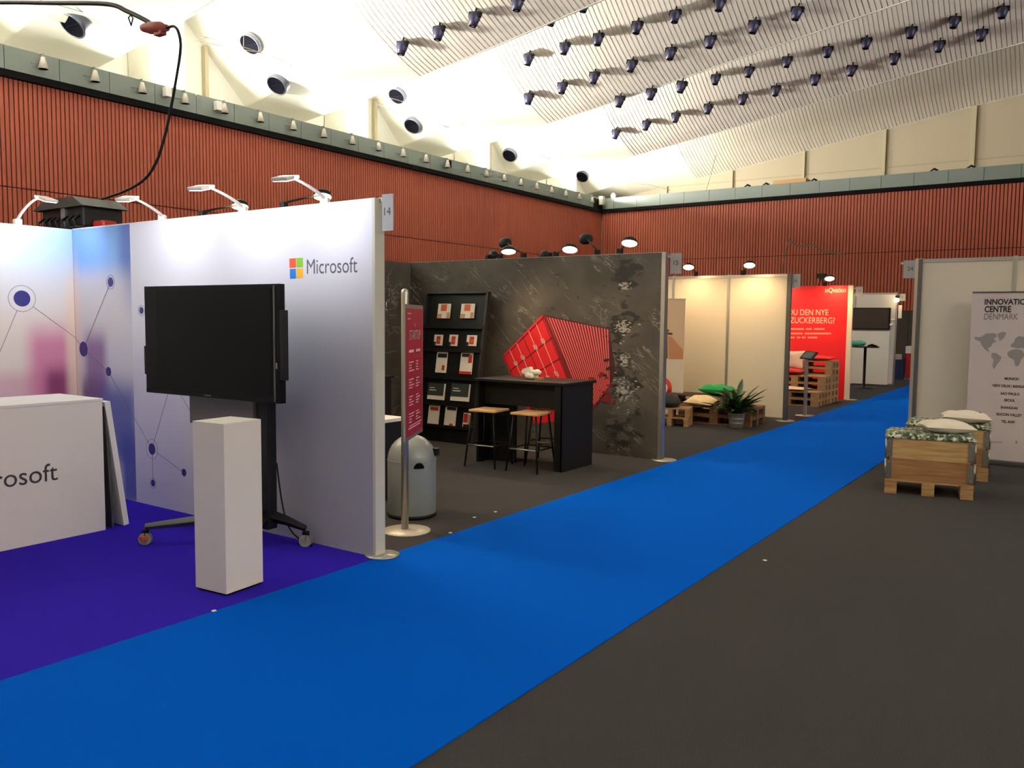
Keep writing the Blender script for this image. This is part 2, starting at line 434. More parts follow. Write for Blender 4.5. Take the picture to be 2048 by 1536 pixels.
for a, b_, lb in NZ:
    p = hit_ceiling(a, b_, .05)
    e_ = .05; dzx = (zceil(p.x+e_, p.y)-zceil(p.x-e_, p.y))/(2*e_); dzy = (zceil(p.x, p.y+e_)-zceil(p.x, p.y-e_))/(2*e_)
    dzy = min(-.9, max(-1.2, dzy)); dzx = .1
    nrm = Vector((dzx, dzy, -1)).normalized()
    o = nz0 if first else copy_tree(nz0); first = False
    o.matrix_basis = Matrix.Translation(p) @ nrm.to_track_quat('Z', 'Y').to_matrix().to_4x4()
    o['label'] = 'round dark air nozzle on the cream soffit, ' + lb; o['group'] = 'round air nozzles above the left wall'

# cone lamps on the left fascia
def make_cone():
    r = thing('cone_lamp', (0,0,0), '', 'wall lamp')
    b = MB(); b.lathe([(.028,.14),(.035,.13),(.09,-.08),(.085,-.08),(.03,.11)], (0,0,0), 20); b.build('lamp_shade', mat('grey_white_enamel', rgb(196,192,178), .5), r)
    k = MB(); k.cyl((0,0,-.075),(0,0,-.07), .083, 20); k.build('bulb_opening', M_black, r)
    s_ = MB(); s_.tube([(0,0,.13),(0,0,.20),(-.12,0,.20)], .012, 6); s_.tube([(-.13,-.16,.02),(-.02,-.02,.02)], .008, 6); s_.build('arm', mat('lamp_arm_grey', rgb(110,112,104), .5), r)
    return r
cn0 = make_cone(); first = True; n_c = 0
for i in range(23):
    y = 8.06 + i*.985
    if y > 29.5: break
    o = cn0 if first else copy_tree(cn0); first = False
    o.location = (XL+.27, y, 6.29)
    o['label'] = 'white cone lamp on the left grey fascia, %s from the left' % ORD[i]; o['group'] = 'cone lamps on the left fascia'
cn0.matrix_basis = Matrix.Translation(cn0.location)
for a, b_, c_, lb in ((335,184,M_white,'small white box on the fascia left of the hanging cable'),(437,212,M_white,'small white box on the fascia beside the fifth cone lamp'),
                  (898,328,M_black,'small black box on the fascia beside a cone lamp')):
    p = PX(a, b_, XL+.22); MB().box(p.x-.08, p.x+.05, p.y-.07, p.y+.07, p.z-.1, p.z+.1).single('junction_box', c_, lb, 'box', bevel=.01)
p = PY(1205,402,29.7); MB().box(p.x-.12,p.x+.06,p.y-.1,p.y+.1,p.z-.16,p.z+.18).single('speaker_box', mat('grey_white_enamel', rgb(196,192,178), .5), 'small grey speaker box in the hall corner on the fascia', 'speaker', bevel=.02)
# things lying on the far fascia
p = PY(1586,362,30.3)
cb = MB(); cb.box(p.x-.62,p.x+.52,30.05,30.6,6.515,6.68); cb.single('cardboard_box', mat('cardboard', rgb(176,138,92), .8), 'flat cardboard box lying on the far fascia', 'box')
for i, (a, lb) in enumerate(((1495,'left of the cardboard box'),(1532,'just left of the cardboard box'),(1628,'right of the cardboard box'),(1868,'on the right half, leaning'),(1942,'under the widest board post'))):
    p = PY(a, 335, 30.0); m = MB(); m.tube([(p.x-.12,30.1,6.54),(p.x,30.05,6.61),(p.x+.1,30.1,6.55)], .035, 8)
    m.single('cable_bundle', M_blkm, 'small dark cable end lying on the far fascia, ' + lb, 'cable', group='cable ends on the far fascia')
p = PY(1227,392,30.4); m = MB(); m.lathe([(0,-.12),(.09,-.06),(.11,.03),(.06,.12),(0,.14)], (p.x,p.y,6.66)); m.single('white_lamp', M_white, 'small white lamp on the fascia by the hall corner', 'lamp')
m = MB(); m.lathe([(0,-.02),(.11,-.02),(.11,.04),(0,.04)], PY(1249,382,33.5), 20, (0,-1,0)); m.single('wall_vent', M_black, 'small round black hole in the upper corner wall', 'vent')

# ------------------------------------------------------------------ carpets
MB().box(-4.0, -2.0, -3, 26.5, -.001, .006).single('blue_carpet', M_blue, 'bright blue carpet runner down the aisle', 'carpet')
MB().box(-7.93, -4.0, -3, 4.156, -.001, .005).single('violet_carpet', M_purple, 'violet blue carpet in the stand with the television', 'carpet')
for i, (a, b_, lb) in enumerate(((990,1024,'near the left edge of the blue carpet'),(900,1066,'beside the round sign base'),(1529,1121,'on the dark carpet right of the runner'),(427,1222,'on the edge between violet and blue carpet'),(948,1035,'near the grey bin'))):
    p = FL(a, b_, .006); z0 = .0065; m = MB()
    m.prism([(p.x-.012,p.y-.006,z0),(p.x+.012,p.y-.014,z0),(p.x+.016,p.y+.01,z0),(p.x-.006,p.y+.016,z0)], (0,0,.003)); m.single('paper_scrap', M_paper, 'tiny white paper scrap ' + lb, 'litter', group='paper scraps on the floor')


# ================================================================== first stand (white walls, television)
H = 2.47
def print_material(name, base, blobs, rough=.45):
    """printed soft colour fields; each blob = (centre, radii, colour, strength) in metres on the sheet"""
    m = bpy.data.materials.new(name); m.use_nodes = True; nt = m.node_tree; bs = nt.nodes['Principled BSDF']
    bs.inputs['Roughness'].default_value = rough
    tc = nt.nodes.new('ShaderNodeTexCoord'); prev = None
    for c, r, col, st in blobs:
        mp = nt.nodes.new('ShaderNodeMapping'); mp.vector_type = 'TEXTURE'
        mp.inputs['Location'].default_value = c; mp.inputs['Scale'].default_value = r
        nt.links.new(tc.outputs['Object'], mp.inputs[0])
        sx = nt.nodes.new('ShaderNodeSeparateXYZ'); nt.links.new(mp.outputs[0], sx.inputs[0]); last = None
        for ax in range(3):
            ab = nt.nodes.new('ShaderNodeMath'); ab.operation = 'ABSOLUTE'; nt.links.new(sx.outputs[ax], ab.inputs[0])
            m1 = nt.nodes.new('ShaderNodeMapRange'); m1.interpolation_type = 'SMOOTHSTEP'
            m1.inputs[1].default_value = .35; m1.inputs[2].default_value = 1.0; m1.inputs[3].default_value = 1; m1.inputs[4].default_value = 0
            nt.links.new(ab.outputs[0], m1.inputs[0])
            if last is None: last = m1.outputs[0]
            else:
                mu = nt.nodes.new('ShaderNodeMath'); mu.operation = 'MULTIPLY'; nt.links.new(last, mu.inputs[0]); nt.links.new(m1.outputs[0], mu.inputs[1]); last = mu.outputs[0]
        mr = nt.nodes.new('ShaderNodeMath'); mr.operation = 'MULTIPLY'; mr.inputs[1].default_value = st; nt.links.new(last, mr.inputs[0])
        mx = nt.nodes.new('ShaderNodeMix'); mx.data_type = 'RGBA'
        nt.links.new(mr.outputs[0], mx.inputs[0])
        if prev: nt.links.new(prev, mx.inputs[6])
        else: mx.inputs[6].default_value = base
        mx.inputs[7].default_value = col; prev = mx.outputs[2]
    nt.links.new(prev, bs.inputs['Base Color']); return m
SY, SX = 4.156, -7.93
big = 30
_y = lambda a, b_: tuple(PX(a, b_, SX))
_x = lambda a, b_: tuple(PY(a, b_, SY))
M_p1 = print_material('blurred_city_print_left', rgb(226,226,230), [
    ((SX, 4.1, 2.4), (big,.9,.7), rgb(150,192,232), .8), ((SX, 3.5, 1.7), (big,1.4,.7), rgb(212,206,204), .7),
    ((SX, 3.6, 1.35), (big,.9,.5), rgb(222,206,194), .7), (_y(60,790), (big,.55,.30), rgb(206,150,166), .7),
    (_y(105,735), (big,.30,.52), rgb(206,120,160), .9), (_y(122,790), (big,.20,.36), rgb(130,50,100), .9),
    ((SX, 4.16, 1.2), (big,.14,1.1), rgb(226,202,188), .8), ((SX, 3.1, .2), (big,2,.6), rgb(170,160,200), .8)])
M_p2 = print_material('blurred_city_print_side', rgb(200,202,214), [
    ((-7.45, SY, 2.45), (1.1,big,.75), rgb(112,160,222), .95), ((-6.9, SY, 2.4), (.35,big,.9), rgb(70,92,172), .85),
    ((-7.5, SY, 1.75), (.8,big,.45), rgb(206,200,202), .75), (_x(192,730), (.26,big,.42), rgb(128,92,150), .85),
    (_x(188,820), (.34,big,.40), rgb(104,66,124), .85), (_x(240,850), (.42,big,.55), rgb(72,84,168), .9),
    (_x(262,940), (.22,big,.5), rgb(70,80,172), .9), (_x(232,960), (.2,big,.25), rgb(180,182,214), .6), (_x(152,700), (.14,big,1.1), rgb(222,200,190), .8)])
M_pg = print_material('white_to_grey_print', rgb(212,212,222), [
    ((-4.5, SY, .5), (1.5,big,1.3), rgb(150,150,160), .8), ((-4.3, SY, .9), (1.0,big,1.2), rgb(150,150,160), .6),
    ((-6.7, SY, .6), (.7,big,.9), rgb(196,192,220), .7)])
M_p3 = mat('pale_lilac_print', rgb(205,205,218), .5)
M_node = mat('indigo_dot', rgb(44,40,120), .5); M_line = mat('thin_line_print', rgb(120,118,140), .6)
def wall_unit(name, x0, x1, y0, y1, label, z1=H):
    r = thing(name, ((x0+x1)/2, (y0+y1)/2, 0), label, 'partition wall'); return r
# back wall of the stand (left, runs along the aisle direction)
w = thing('exhibition_wall', (SX-.04, 1.6, 0), 'white exhibition wall at the far left with a blurred pink and blue print', 'partition wall')
MB().box(SX-.08, SX-.004, -.8, SY+.0, .0, H).build('wall_panel', M_wpaint, w)
sh = MB(); sh.box(SX-.003, SX, -.8, SY-.002, .01, H-.005); so = sh.build('printed_sheet', M_p1, w)
# world aligned object coordinates for prints
def worldify(o):
    m_ = wmat(o.parent); 
    tcs = [n for n in o.data.materials[0].node_tree.nodes if n.type == 'TEX_COORD']
    off = m_.translation
    for n in o.data.materials[0].node_tree.nodes:
        if n.type == 'MAPPING': n.inputs['Location'].default_value = Vector(n.inputs['Location'].default_value) - off
worldify(so)
def dot(mb, c, r, n, nrm):
    mb.lathe([(0,0),(r,0),(r,.0015),(0,.0015)], c, 28, nrm); mb.sm = [False]*len(mb.sm)
def ringp(mb, c, r, nrm, wd_=.004):
    mb.lathe([(r,0),(r+wd_,0),(r+wd_,.0015),(r,.0015)], c, 40, nrm); mb.sm = [False]*len(mb.sm)
nd = MB(); lw = MB()
A0 = PX(44,597,SX); dot(nd, A0, .072, 0, (1,0,0)); ringp(lw, A0, .115, (1,0,0))
def seg(mb, a, b_, nrm, w_=.005): mb.bar(Vector(a)+Vector(nrm)*.0008, Vector(b_)+Vector(nrm)*.0008, w_, .0012, nrm)
N1 = PY(167,698,SY); K = Vector((SX, SY, 0)); 
tz = (SY-A0.y)/((SY-A0.y)+(N1.x-SX)); K.z = A0.z+(N1.z-A0.z)*tz
dA = (K-A0).normalized(); seg(lw, A0+dA*.12, K, (1,0,0))
E0 = PX(0,703,SX); dE = (E0-A0).normalized(); seg(lw, A0+dE*.12, A0+dE*1.2, (1,0,0))
nd.build('printed_dot', M_node, w); lw.build('printed_line', M_line, w)
# side wall facing the camera
w = thing('exhibition_wall', (-6.0, SY+.05, 0), 'large white exhibition wall with logo lettering behind the television', 'partition wall')
MB().box(SX, -4.045, SY+.004, SY+.085, .0, H).build('wall_panel', M_wpaint, w)
MB().box(-4.045, -4.02, SY-.004, SY+.09, 0, H+.006).build('end_cap', mat('cap_grey', rgb(196,196,184), .5), w)
MB().box(SX, -4.045, SY-.002, SY+.088, H, H+.006).build('top_rail', M_wpaint, w)
sh = MB(); sh.box(SX+.002, -6.965, SY-.001, SY+.003, .01, H-.005); so = sh.build('printed_sheet', M_p2, w); worldify(so)
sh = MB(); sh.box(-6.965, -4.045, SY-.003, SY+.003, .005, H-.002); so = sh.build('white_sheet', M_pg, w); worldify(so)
pl = MB(); pl.lathe([(0,0),(.12,0),(.12,.008),(.0,.012)], (-4.02, SY+.06, .006), 28); pl.build('base_plate', M_alu, w)
Nn = (0,-1,0); nd = MB(); lw = MB(); yy = SY-.003
pt = {k: Vector((PY(a, b_, yy).x, yy, PY(a, b_, yy).z)) for k, (a, b_) in dict(n1=(167,698), n2=(221,564), n3=(217,743), n4=(304,898), n5=(306,966), n6=(368,945), n7=(283,621), t1=(338,780), t2=(352,775), t3=(398,850)).items()}
for k, r_ in (('n1',.07),('n2',.042),('n3',.042),('n4',.05),('n5',.03),('n6',.032),('n7',.03)): dot(nd, pt[k], r_, 0, Nn)
for k, r_ in (('n2',.062),('n4',.085),('n7',.045),('n5',.045)): ringp(lw, pt[k], r_, Nn, .003)
for a, b_ in (('n1','n2'),('n1','n3'),('n3','n4'),('n4','n5'),('n4','n6'),('n4','t1'),('t2','t3')): seg(lw, pt[a], pt[b_], Nn, .004)
seg(lw, K+Vector((0,-.003,0)), pt['n1'], Nn, .004)
nd.build('printed_dot', M_node, w); lw.build('printed_line', M_line, w)
for cx0, cy0, cx1, cy1, c_, nm in ((579,517,592,535,rgb(226,86,48),'logo_square_red'),(593,516,606,534,rgb(126,190,52),'logo_square_green'),
                               (580,538,592,557,rgb(20,120,215),'logo_square_blue'),(593,537,606,556,rgb(240,180,40),'logo_square_yellow')):
    a = PY(cx0, cy0, yy); b_ = PY(cx1, cy1, yy)
    MB().box(a.x, b_.x, yy-.0015, yy, b_.z, a.z).build(nm, mat(nm, c_, .5), w)
a = PY(614,549,yy); b_ = PY(715,546,yy); c_ = PY(614,522,yy)
textobj('lettering', 'Microsoft', M_txt, w, (a.x, yy, a.z+.004), X1, Z1, width=b_.x-a.x, height=(c_.z-a.z)*1.08, thick=.001)

# cool white arm lamps on the first stand
M_lwhite = mat('white_lamp_metal', rgb(232,228,220), .4)
def arm_lamp(base, head, label, aim, power=8, grp='white arm lamps on the first stand', lampmat=None):
    base, head = Vector(base), Vector(head)
    r = thing('arm_lamp', base, label, 'lamp', group=grp)
    dxy = head-base; d = Vector((dxy.x, dxy.y, 0)).normalized(); sd = d.cross(Z1)
    MB().obox(base+Z1*.02, d*.03, sd*.03, Z1*.03).build('clamp', M_lwhite, r, bevel=.008)
    pts = []
    for i in range(13):
        t = i/12; p = base.lerp(head, t); p.z = base.z+.04 + (head.z-base.z)*math.sin(t*math.pi/2)**.8
        pts.append(p)
    MB().tube(pts, [.014-.006*i/12 for i in range(13)], 8).build('arm', M_lwhite, r)
    h = MB(); hc = head + d*.07 + Z1*.02; dn = (Vector(aim)-hc).normalized()
    ax = d - Z1*.25; ax.normalize(); up_ = sd.cross(ax)
    h.obox(hc, ax*.10, sd*.055, up_*.012); h.build('lamp_head', M_lwhite, r, bevel=.006)
    g = MB(); g.obox(hc-up_*.0145*(1 if up_.z > 0 else -1), ax*.085, sd*.045, up_*.001); g.build('lens', M_lampw, r)
    s_ = 1 if up_.z > 0 else -1
    light('AREA', hc-up_*.02*s_, power, (.86,.90,1.0), .16, .08, Vector(aim))
    return r
def A(px_, py_, Y): return PY(px_, py_, Y)
bz = H+.0
L1 = A(325,438,SY+.03); arm_lamp((L1.x,SY+.03,bz), (A(262,405,3.66).x, 3.66, A(262,405,3.66).z), 'white arm lamp on the wall top between black box and first bulb', (-6.55, SY, 2.32))
L2 = A(486,415,SY+.03); arm_lamp((L2.x,SY+.03,bz), (A(412,384,3.66).x, 3.66, A(412,384,3.66).z), 'white arm lamp above the television, in front of the bright bulb', (-5.5, SY, 2.32))
L3 = A(650,396,SY+.03); arm_lamp((L3.x,SY+.03,bz), (A(580,366,3.66).x, 3.66, A(580,366,3.66).z), 'white arm lamp above the four-colour logo', (-4.65, SY, 2.32))
L0 = PX(35,443,SX-.03); h0 = PX(55,414,SX+.42); arm_lamp((SX-.03,L0.y,bz), (SX+.42, L0.y+.0, H+.17), 'white arm lamp on the far left wall top', (SX, L0.y, 2.3), power=8)
for y in (2.4,): arm_lamp((SX-.03,y,bz), (SX+.42, y, H+.17), 'white arm lamp on the left wall just out of frame', (SX, y, 2.3), power=8)

def spot_lamp(base, head, label, aim, power=30, color=(1,.72,.42), lit=True, grp='black spot lamps on the wall tops', beam=130, sc_=1.0, face=None):
    base, head = Vector(base), Vector(head)
    r = thing('clamp_spotlight', base, label, 'lamp', group=grp)
    MB().obox(base+Z1*.025, X1*.03*sc_, Y1*.03*sc_, Z1*.04*sc_).build('clamp', M_blkm, r, bevel=.006)
    MB().tube([base+Z1*.05, base.lerp(head,.5)+Z1*.03, head], .010*sc_, 8).build('arm', M_blkm, r)
    dn = ((face if face else Vector(aim)-head)).normalized() if True else None
    h = MB(); h.lathe([(0,-.05),(.045,-.048),(.085,-.02),(.095,.02),(.09,.02),(.07,-.01),(0,-.02)], head, 24, dn)
    h.v = [tuple(head+(Vector(p)-head)*sc_) for p in h.v]; h.build('lamp_head', M_blkm, r)
    if lit:
        g = MB(); g.lathe([(0,.004),(.075*sc_,.004),(.088*sc_,.016),(.088*sc_,.018),(0,.03)], head, 24, dn); g.build('lens', M_lampy, r)
        light('SPOT', head+dn*.05, power, color, .05, None, head+(Vector(aim) if aim else dn), spot=beam, blend=.9)
    return r
# spots at the back of the first wall: their beams fall into the second stand
for a, b_, c_, d_, hy, lb in ((405,427,480,410,4.75,'black spot lamp with a glaring bulb behind the wall top above the television'),
                          (568,408,645,390,4.75,'black spot lamp with a bright dish behind the wall top above the logo')):
    p = A(a, b_, SY+.07); q = A(c_, d_, hy)
    spot_lamp((p.x,SY+.07,H), q, lb, (.2,.3,-1), face=Vector((.2,-.22,-1)), power=60, beam=150, sc_=.8)

# hanging power box and cable
w = thing('power_box', (-8.25, 4.42, 2.49), 'black power distribution box standing on the wall corner of the first stand', 'power box')
MB().box(-8.62,-7.86,4.22,4.62,2.50,2.70).build('housing', M_blk, w, bevel=.02)
m = MB(); m.prism([(-8.72,4.18,2.69),(-8.5,4.2,2.79),(-8.0,4.2,2.79),(-7.78,4.18,2.69)], (0,.46,0)); m.build('lid', M_blkm, w)
m = MB()
for k in range(7):
    x = -8.58+k*.11; m.tube([(x,4.24,2.62),(x+.03,4.15,2.56),(x+.09,4.14,2.49),(x+.13,4.2,2.5)], .012, 6)
m.build('plug_leads', M_blkm, w)
MB().box(-8.22,-8.18,4.2,4.22,2.5,2.72).build('latch', M_alu, w)
MB().box(-8.65,-7.8,4.26,4.58,2.476,2.50).build('support_board', M_blkm, w)
MB().box(-7.84,-7.66,4.3,4.45,2.49,2.56).single('red_plug', mat('red_plastic', rgb(150,24,22), .4), 'red plug lying beside the black power box', 'plug', bevel=.02)
cp = [(-60,-4),(0,5),(100,6),(213,8),(250,22),(290,43)]
def pts_on(ps, Y):
    out = []
    for i, q in enumerate(ps):
        out.append(PY(q[0], q[1], Y if not isinstance(Y, (list, tuple)) else Y[i]))
    return out
def smooth(ps, k=6):
    ps = [ps[0]] + list(ps) + [ps[-1]]; out = []
    for i in range(1, len(ps)-2):
        for j in range(k):
            t = j/k; a, b_, c_, d_ = ps[i-1], ps[i], ps[i+1], ps[i+2]
            out.append(.5*((2*b_)+(c_-a)*t+(2*a-5*b_+4*c_-d_)*t*t+(3*b_-a-3*c_+d_)*t**3))
    out.append(ps[-2]); return out
CYY = 4.6
m = MB(); m.tube(smooth(pts_on([(-90,8),(0,5),(100,6),(213,8),(255,14+9),(290,40),(305,50)], CYY)), .022, 10)
m.single('power_cable', M_blkm, 'thick black cable crossing the top left corner to a connector', 'cable')
m = MB(); m.tube(smooth(pts_on([(330,57),(348,53),(358,68),(361,100),(352,160),(343,210),(330,270),(312,325),(285,362),(235,388),(170,406)], CYY) + [Vector((-8.3,4.42,2.80))]), .013, 8)
m.single('power_cable', M_blkm, 'black cable looping from the connector down to the power box', 'cable')
w = thing('cable_connector', PY(310,58,CYY), 'brown red cable connector hanging near the ceiling glow', 'connector')
a = PY(286,56,CYY); b_ = PY(334,56,CYY)
m = MB(); m.tube([a, a.lerp(b_,.15), a.lerp(b_,.25), a.lerp(b_,.3), a.lerp(b_,.75), a.lerp(b_,.8), b_], [.035,.045,.045,.055,.055,.04,.03], 14); m.build('body', mat('brick_red_plastic', rgb(150,70,60), .5), w)
c_ = PY(320,66,CYY); m = MB(); m.obox(c_, X1*.055, Y1*.03, Z1*.022); m.build('flap', mat('brick_red_plastic', rgb(150,70,60), .5), w)
m = MB(); m.tube([PY(262,50,CYY), PY(257,36,CYY), PY(261,30,CYY), PY(266,36,CYY), PY(262,52,CYY)], .007, 6); m.single('hook', M_blkm, 'small wire hook holding the thick cable', 'hook')
def wire(ps, X, label, r=.006, Y=None):
    q = [(PX(a, b_, X) if Y is None else PY(a, b_, Y)) for a, b_ in ps]; m = MB(); m.tube(smooth(q), r, 5)
    return m.single('hanging_wire', mat('thin_wire_grey', rgb(96,90,74), .5), label, 'wire', group='thin catenary wires under the roof')
wire([(-60,-38),(90,3),(230,42),(300,60)], -16.2, 'thin wire running behind the thick black cable', .006)
wire([(400,72),(480,92),(560,120),(640,155)], -16.2, 'thin upper wire crossing the second air nozzle', .008)
wire([(388,82),(480,98),(540,112),(620,146)], -16.2, 'thin lower wire under the second air nozzle', .008)
wire([(490,-20),(488,50),(487,92)], -16.2, 'thin vertical hanging wire beside the second air nozzle', .007)
wire([(752,206),(800,226),(870,246),(900,256)], -16.2, 'thin lower wire in front of the third roof shell', .010)
wire([(780,196),(850,216),(900,232)], -16.2, 'thin upper wire in front of the third roof shell', .008)
wire([(1010,278),(1060,300),(1100,318)], -16.2, 'thin wire in front of the fourth roof shell', .012)
wire([(1180,336),(1260,364),(1300,370),(1340,380)], None, 'thin wire crossing the hall corner above the far fascia', .010, Y=29.5)
wire([(1432,310),(1420,355),(1412,382)], None, 'thin slanting wire above the far fascia', .008, Y=29.5)
wire([(1577,480),(1597,492),(1625,490),(1650,503),(1690,508)], None, 'dark wavy cable hanging in front of the far slat wall', .02, Y=22)
wire([(1577,480),(1570,510),(1563,548)], None, 'thin cable dropping from the wavy cable to the white stand', .012, Y=22)

# television on a wheeled stand
TVx0, TVy0, TVx1, TVy1, Tz0, Tz1 = -6.03, 3.70, -4.54, 3.765, 1.075, 1.893
w = thing('television_stand', (-5.05, 3.85, 0), 'black wheeled stand holding the big television', 'tv stand')
MB().box(-4.965,-4.855,3.90,3.99,.12,1.5).build('column', M_blk, w, bevel=.006)
MB().box(-5.74,-4.975,3.88,3.93,.84,1.32).build('equipment_plate', mat('grey_metal_plate', rgb(104,102,100), .45, .3), w)
MB().box(-5.6,-4.9,3.80,3.88,1.3,1.7).build('screen_bracket', M_blkm, w)
C0 = Vector((-4.92,3.94,.25))
feet = [(-5.60,3.40),(-4.63,4.06),(-4.62,3.42),(-5.45,4.06)]
for i, (x, y) in enumerate(feet):
    e_ = Vector((x, y, .125)); m = MB(); m.tube([C0-Vector((0,0,.03)), C0.lerp(e_,.5), e_+Vector((0,0,.01))], [.055,.040,.026], 4); m.sm = [False]*len(m.sm); m.build('foot', M_darkalu if i < 1 else M_blkm, w, bevel=.006)
    c = MB(); dv = (e_-C0).normalized(); s_ = dv.cross(Z1).normalized()
    c.cyl((x-.022*s_.x, y-.022*s_.y, .047), (x-.006*s_.x, y-.006*s_.y, .047), .045, 20); c.cyl((x+.006*s_.x, y+.006*s_.y, .047), (x+.022*s_.x, y+.022*s_.y, .047), .045, 20)
    cw = c.build('caster', M_rub, w)
    MB().box(x-.018,x+.018,y-.018,y+.018,.05,.115).build('caster_fork', M_blkm, cw)
    if i == 0: MB().obox((x+.02,y-.03,.06), (.02,0,0), (0,.02,0), (0,0,.012)).build('brake_tab', mat('orange_plastic', rgb(200,80,30), .5), cw)
m = MB(); m.tube(smooth([Vector((-4.87,4.0,.6)),Vector((-4.85,4.03,.3)),Vector((-4.8,4.05,.12)),Vector((-4.7,4.08,.03)),Vector((-4.6,4.09,.012))]), .006, 6); m.build('power_lead', M_blkm, w)
ang = math.atan2(TVy1-TVy0, TVx1-TVx0); cxm, cym = (TVx0+TVx1)/2, (TVy0+TVy1)/2; TW = math.hypot(TVx1-TVx0, TVy1-TVy0)/2
t = thing('television', (cxm, cym, Tz0), 'large black flat television on the wheeled stand', 'television', rz=ang)
tl = MB(); tl.box(-TW, TW, 0, .055, 0, Tz1-Tz0); tl.build('casing', mat('black_gloss_plastic', rgb(8,8,9), .5, spec=.12), t, world=False, bevel=.004)
tl = MB(); tl.box(-TW+.045+.10, TW-.075, -.002, .001, .06, Tz1-Tz0-.03); tl.build('screen', mat('dark_screen', rgb(13,14,14), .6, spec=.1), t, world=False)
tl = MB(); tl.box(-TW+.005, TW-.02, -.003, .0, .0, .03); tl.build('lower_bezel', mat('black_gloss_plastic', rgb(8,8,9), .5, spec=.12), t, world=False)
tl = MB(); tl.box(TW-.055, TW-.04, -.0035, .0, .01, Tz1-Tz0-.01); tl.build('side_strip', M_darkalu, t, world=False)
tl = MB(); tl.box(TW+.0, TW+.035, -.0, .05, .16, .64); tl.build('speaker', M_blk, t, world=False, bevel=.004)
tl = MB(); tl.box(-TW-.02, -TW, .0, .04, .14, .36); tl.build('speaker', M_blk, t, world=False, bevel=.004)
tl = MB(); tl.box(TW-.032, TW-.022, -.004, -.001, .24, .28); tl.build('badge', M_alu, t, world=False)
tl = MB(); tl.box(-.05, .03, -.004, -.001, .010, .020); tl.build('name_badge', M_darkalu, t, world=False)

# plinth
a5 = math.radians(5); t = thing('plinth', (-4.154-.135*math.cos(a5)-.145*math.sin(a5)*1, 3.029-.135*math.sin(a5)+.145*math.cos(a5), .005), 'tall white display plinth in front of the television', 'plinth', rz=a5)
tl = MB(); tl.box(-.135,.135,-.145,.145,.012,1.035); tl.build('body', mat('plinth_white', rgb(226,222,214), .5), t, world=False, bevel=.003)
tl = MB(); tl.box(-.125,.125,-.135,.135,0,.014); tl.build('recessed_base', M_black, t, world=False)
# reception counter
t = thing('reception_counter', (-6.55, 2.6, .005), 'white reception counter with dark lettering at the left edge', 'counter')
MB().box(-6.86,-6.225,1.2,3.452,.005,1.01).build('body', mat('counter_white', rgb(226,222,218), .5), t, bevel=.002)
MB().box(-6.87,-6.222,1.19,3.458,1.01,1.032).build('top', mat('counter_white', rgb(226,222,218), .5), t, bevel=.003)
textobj('lettering', 'Microsoft', M_dtxt, t, (-6.2235, 3.098, .455), Y1, Z1, width=.70, height=.128, align='RIGHT', thick=.001)
m = MB(); m.obox((-6.52,3.50,.487), (.28,0,0), (0,.006,0), Vector((0,-.04,1)).normalized()*.48); m.single('gap_shade_sheet', M_darkalu, 'dark grey sheet added as shade between the counter end and the leaning white board', 'board', base=(-6.52,3.52,.005))  # dark sheet added to give the gap beside the counter its shade
m = MB(); m.obox((-6.53,3.56,.507), (.30,0,0), Vector((0,1,.14)).normalized()*.022, Vector((0,-.13,1)).normalized()*.5)
m.single('white_board', M_white, 'white board leaning against the end of the reception counter', 'board', base=(-6.53,3.60,.005))

# ================================================================== number cards hung at the wall ends
def card(x0, y0, z0, x1, z1, label, body=None):
    r = thing('number_card', ((x0+x1)/2, y0, z0), label, 'sign')
    MB().box(x0, x1, y0-.003, y0+.003, z0, z1).build('card', mat('grey_card', rgb(158,158,158), .6), r)
    if body: textobj('lettering', body, M_dtxt, r, ((x0+x1)/2, y0-.004, z0+(z1-z0)*.42), X1, Z1, height=(z1-z0)*.22, align='CENTER', thick=.0)
    MB().box(x0-.035, x0, y0-.005, y0+.005, z1-.05, z1-.02).build('bracket', M_alu, r)
    return r
card(-3.995,4.2,2.255,-3.895,2.50, 'grey number card at the end of the first white wall', '14')
card(-4.13,9.2,2.22,-3.985,2.46, 'grey number card at the end of the dark slate wall', '15')
card(-4.20,14.2,2.235,-4.035,2.465, 'grey number card at the end of the cream wall', '16')
card(-4.235,19.05,2.23,-4.09,2.44, 'pale number card at the end of the red wall', '17')
card(-4.27,24.05,2.25,-4.10,2.44, 'pale number card at the end of the wall with the far screen', '18')
card(-2.02,11.62,2.235,-1.86,2.46, 'pale number card beside the grey wall on the right', '24')

